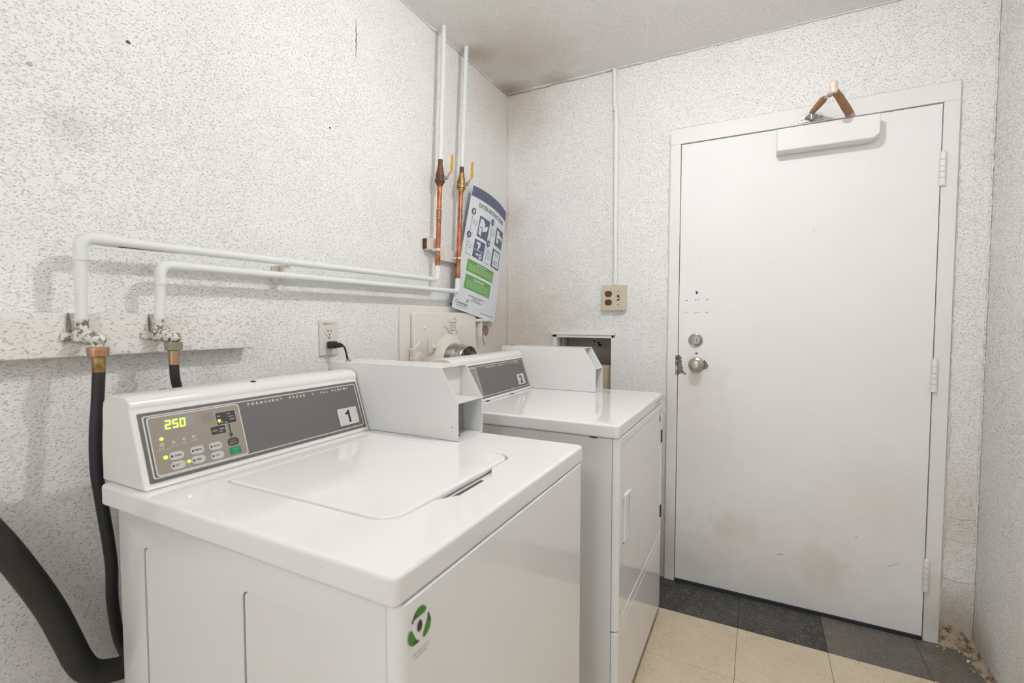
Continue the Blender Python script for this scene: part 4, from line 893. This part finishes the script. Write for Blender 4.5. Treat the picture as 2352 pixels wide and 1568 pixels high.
    sp = [(XB, z0), (XS, z0), (XS, zs_), (XT, zt), (XB, zt)]
    bm = B()
    prism(bm, sp, my0, my0+T, 'y', .0005, 1); prism(bm, sp, my1-T, my1, 'y', .0005, 1)
    box(bm, XB, XT, my0+T, my1-T, zt-T, zt); box(bm, XB, XB+T, my0+T, my1-T, z0, zt-T)
    box(bm, XT-.020, XS-.001, my0+T, my1-T, zs_-T, zs_); box(bm, XB+T, XS-.001, my0+T, my1-T, z0, z0+T)
    box(bm, XT-.020, XT-.018, my0+T, my1-T, zs_, zt-T)
    cb = part('coin_box', bm, m_enamel2, root, 'white sheet metal coin slide housing, open at the front')
    bm = B(); box(bm, XT-.018, XT-.012, my0+T+.001, my1-T-.022, z0+T, zs_-T-.001); o = part('lock_plate', bm, m_dark, root, 'dark inner plate'); o.parent = cb
    bm = B(); box(bm, XT-.018, XT-.008, my1-T-.021, my1-T-.001, z0+T, zs_-T-.001, .001); o = part('guide_rail', bm, m_silver, root); o.parent = cb
    bm = B(); lathe(bm, (XS-.030, my0+.045, z0+T), (0, 0, 1), [(0, .007), (.001, .0065)], 14); o = part('bolt_hole', bm, m_dark, root); o.parent = cb
    o = part('rivet', lathe(B(), (XS-.018, my0, z0+.034), (0, -1, 0), [(0, .0017), (.0006, .0014)], 10), m_dark, root); o.parent = cb
    o = part('dome_screw', lathe(B(), (XB+.035, my0+.035, zt), (0, 0, 1), [(0, .008), (.003, .007), (.005, .003)], 16), m_screw, root); o.parent = cb
    if num == '2':
        for i, x in enumerate((.30, .36)):
            part('console_dark_bit', box(B(), .2835+cx-.006, .2835+cx+.006, -.82+.2*i, -.80+.2*i, ZT, ZT+.003), m_dark, root)  # small dark bits in the gap under the console
    return root
ZT = .9304
wm = machine('washing_machine', .1560, .8606, -1.9005, -1.2220, ZT, 0, 'white top loading coin washer marked 1, nearest machine', 'washing machine', -1.886, -1.3445, -1.3405, -1.2225, '1')
dr = machine('clothes_dryer', .1850, .8875, -.9940, -.2890, .9342, .064, 'white front loading coin dryer marked 2, beside the door', 'dryer', -.978, -.4240, -.4200, -.3200, '2')
# stickers on the machines
ST = Surf((.8612+.0003, -1.856, .849), (0, 1, 0), (0, 0, 1))
def leafring(bm1, bm2, sf, R, w_):
    for k, a0 in enumerate((50, 170, 290)):
        P_o = []; P_i = []
        for i in range(9):
            t = i/8; a = math.radians(a0+95*t); ww = w_*(.35+1.0*math.sin(PI*min(1, t*1.15+.05))**.8)
            P_o.append(((R+ww)*math.cos(a), (R+ww)*math.sin(a))); P_i.append(((R-ww)*math.cos(a), (R-ww)*math.sin(a)))
        for i in range(8):
            b_ = bm1 if i < 5 else bm2; flat(b_, [P_o[i], P_o[i+1], P_i[i+1], P_i[i]], sf, .0003)
def sticker(sf, R, ms, root, lab):
    b1, b2 = B(), B(); leafring(b1, b2, sf, R, R*.24); o1 = part('sticker', b1, ms[0], root, lab, smooth=False); part('sticker_shade', b2, ms[1], root, smooth=False)
    bm = B(); flat(bm, circ(0, 0, R*.28, 14, R*.40), sf, .0003); part('sticker_core', bm, ms[2], root, smooth=False)
    bm = B(); words(bm, -R*.8, R*1.1, -R*1.75, R*.16, sf, .0003, 3); words(bm, -R*.6, R*.9, -R*2.05, R*.16, sf, .0003, 4); part('sticker_print', bm, m_inkg if R > .017 else m_silver, root, smooth=False)
sticker(ST, .0185, (m_leaf, m_leafd, m_brown), wm, 'round sticker of three green leaves')
sticker(Surf((.8864, -.345, .838), (0, 1, 0), (0, 0, 1)), .0150, (m_silver, m_overlay, m_overlay), dr, 'small grey round sticker')
LS = Surf((.8877, -.445, .905), (0, 1, 0), (0, 0, 1))
bm = B(); text(bm, 'Coinamatic', -.010, .045, .006, .009, LS, .0002); words(bm, .0, .09, .001, .0018, LS, .0002, 5); words(bm, -.01, .09, -.003, .0012, LS, .0002, 6); text(bm, '888-402', .055, .095, .006, .008, LS, .0002); words(bm, .10, .135, .012, .003, LS, .0002, 9)
part('maker_label', bm, m_overlay, dr, 'small grey printed label on the top edge', smooth=False)

# ------------------------------------------------------------------ ceiling lamp above the frame, plus an added fill lamp
lp = empty('ceiling_lamp', (BULB.x, BULB.y, CZ), label='bare bulb in a white porcelain holder on the ceiling over the dryer', cat='ceiling lamp')
part('lamp_holder', lathe(B(), (BULB.x, BULB.y, CZ), (0, 0, -1), [(0, .055), (.012, .055), (.030, .035), (.050, .022), (.062, .022)], 28), m_porc, lp)
part('bulb_base', lathe(B(), (BULB.x, BULB.y, CZ-.058), (0, 0, -1), [(0, .012), (.02, .013), (.035, .019), (.050, BULB_R+.001), (.0510, BULB_R-.002)], 24), m_porc, lp)
part('bulb', lathe(B(), (BULB.x, BULB.y, CZ-.1085), (0, 0, -1), [(0, BULB_R-.001), (.007, BULB_R-.001), (.015, .020), (.022, .012), (.025, .002)], 24), m_bulb, lp)
lp = empty('ceiling_lamp', (1.2, -3.45, CZ), label='added opal globe fill lamp, unseen behind the camera', cat='ceiling lamp')  # lamp added as soft fill for the low walls and door
part('lamp_holder', lathe(B(), (1.2, -3.45, CZ), (0, 0, -1), [(0, .075), (.02, .075), (.035, .055), (.05, .05)], 28), m_porc, lp)
gp = [(.048+.12-.118*math.cos(a), max(.03, .118*math.sin(a))) for a in [PI*(.13+.85*i/14) for i in range(15)]]
part('globe', lathe(B(), (1.2, -3.45, CZ), (0, 0, -1), gp, 28), m_fill_globe, lp)
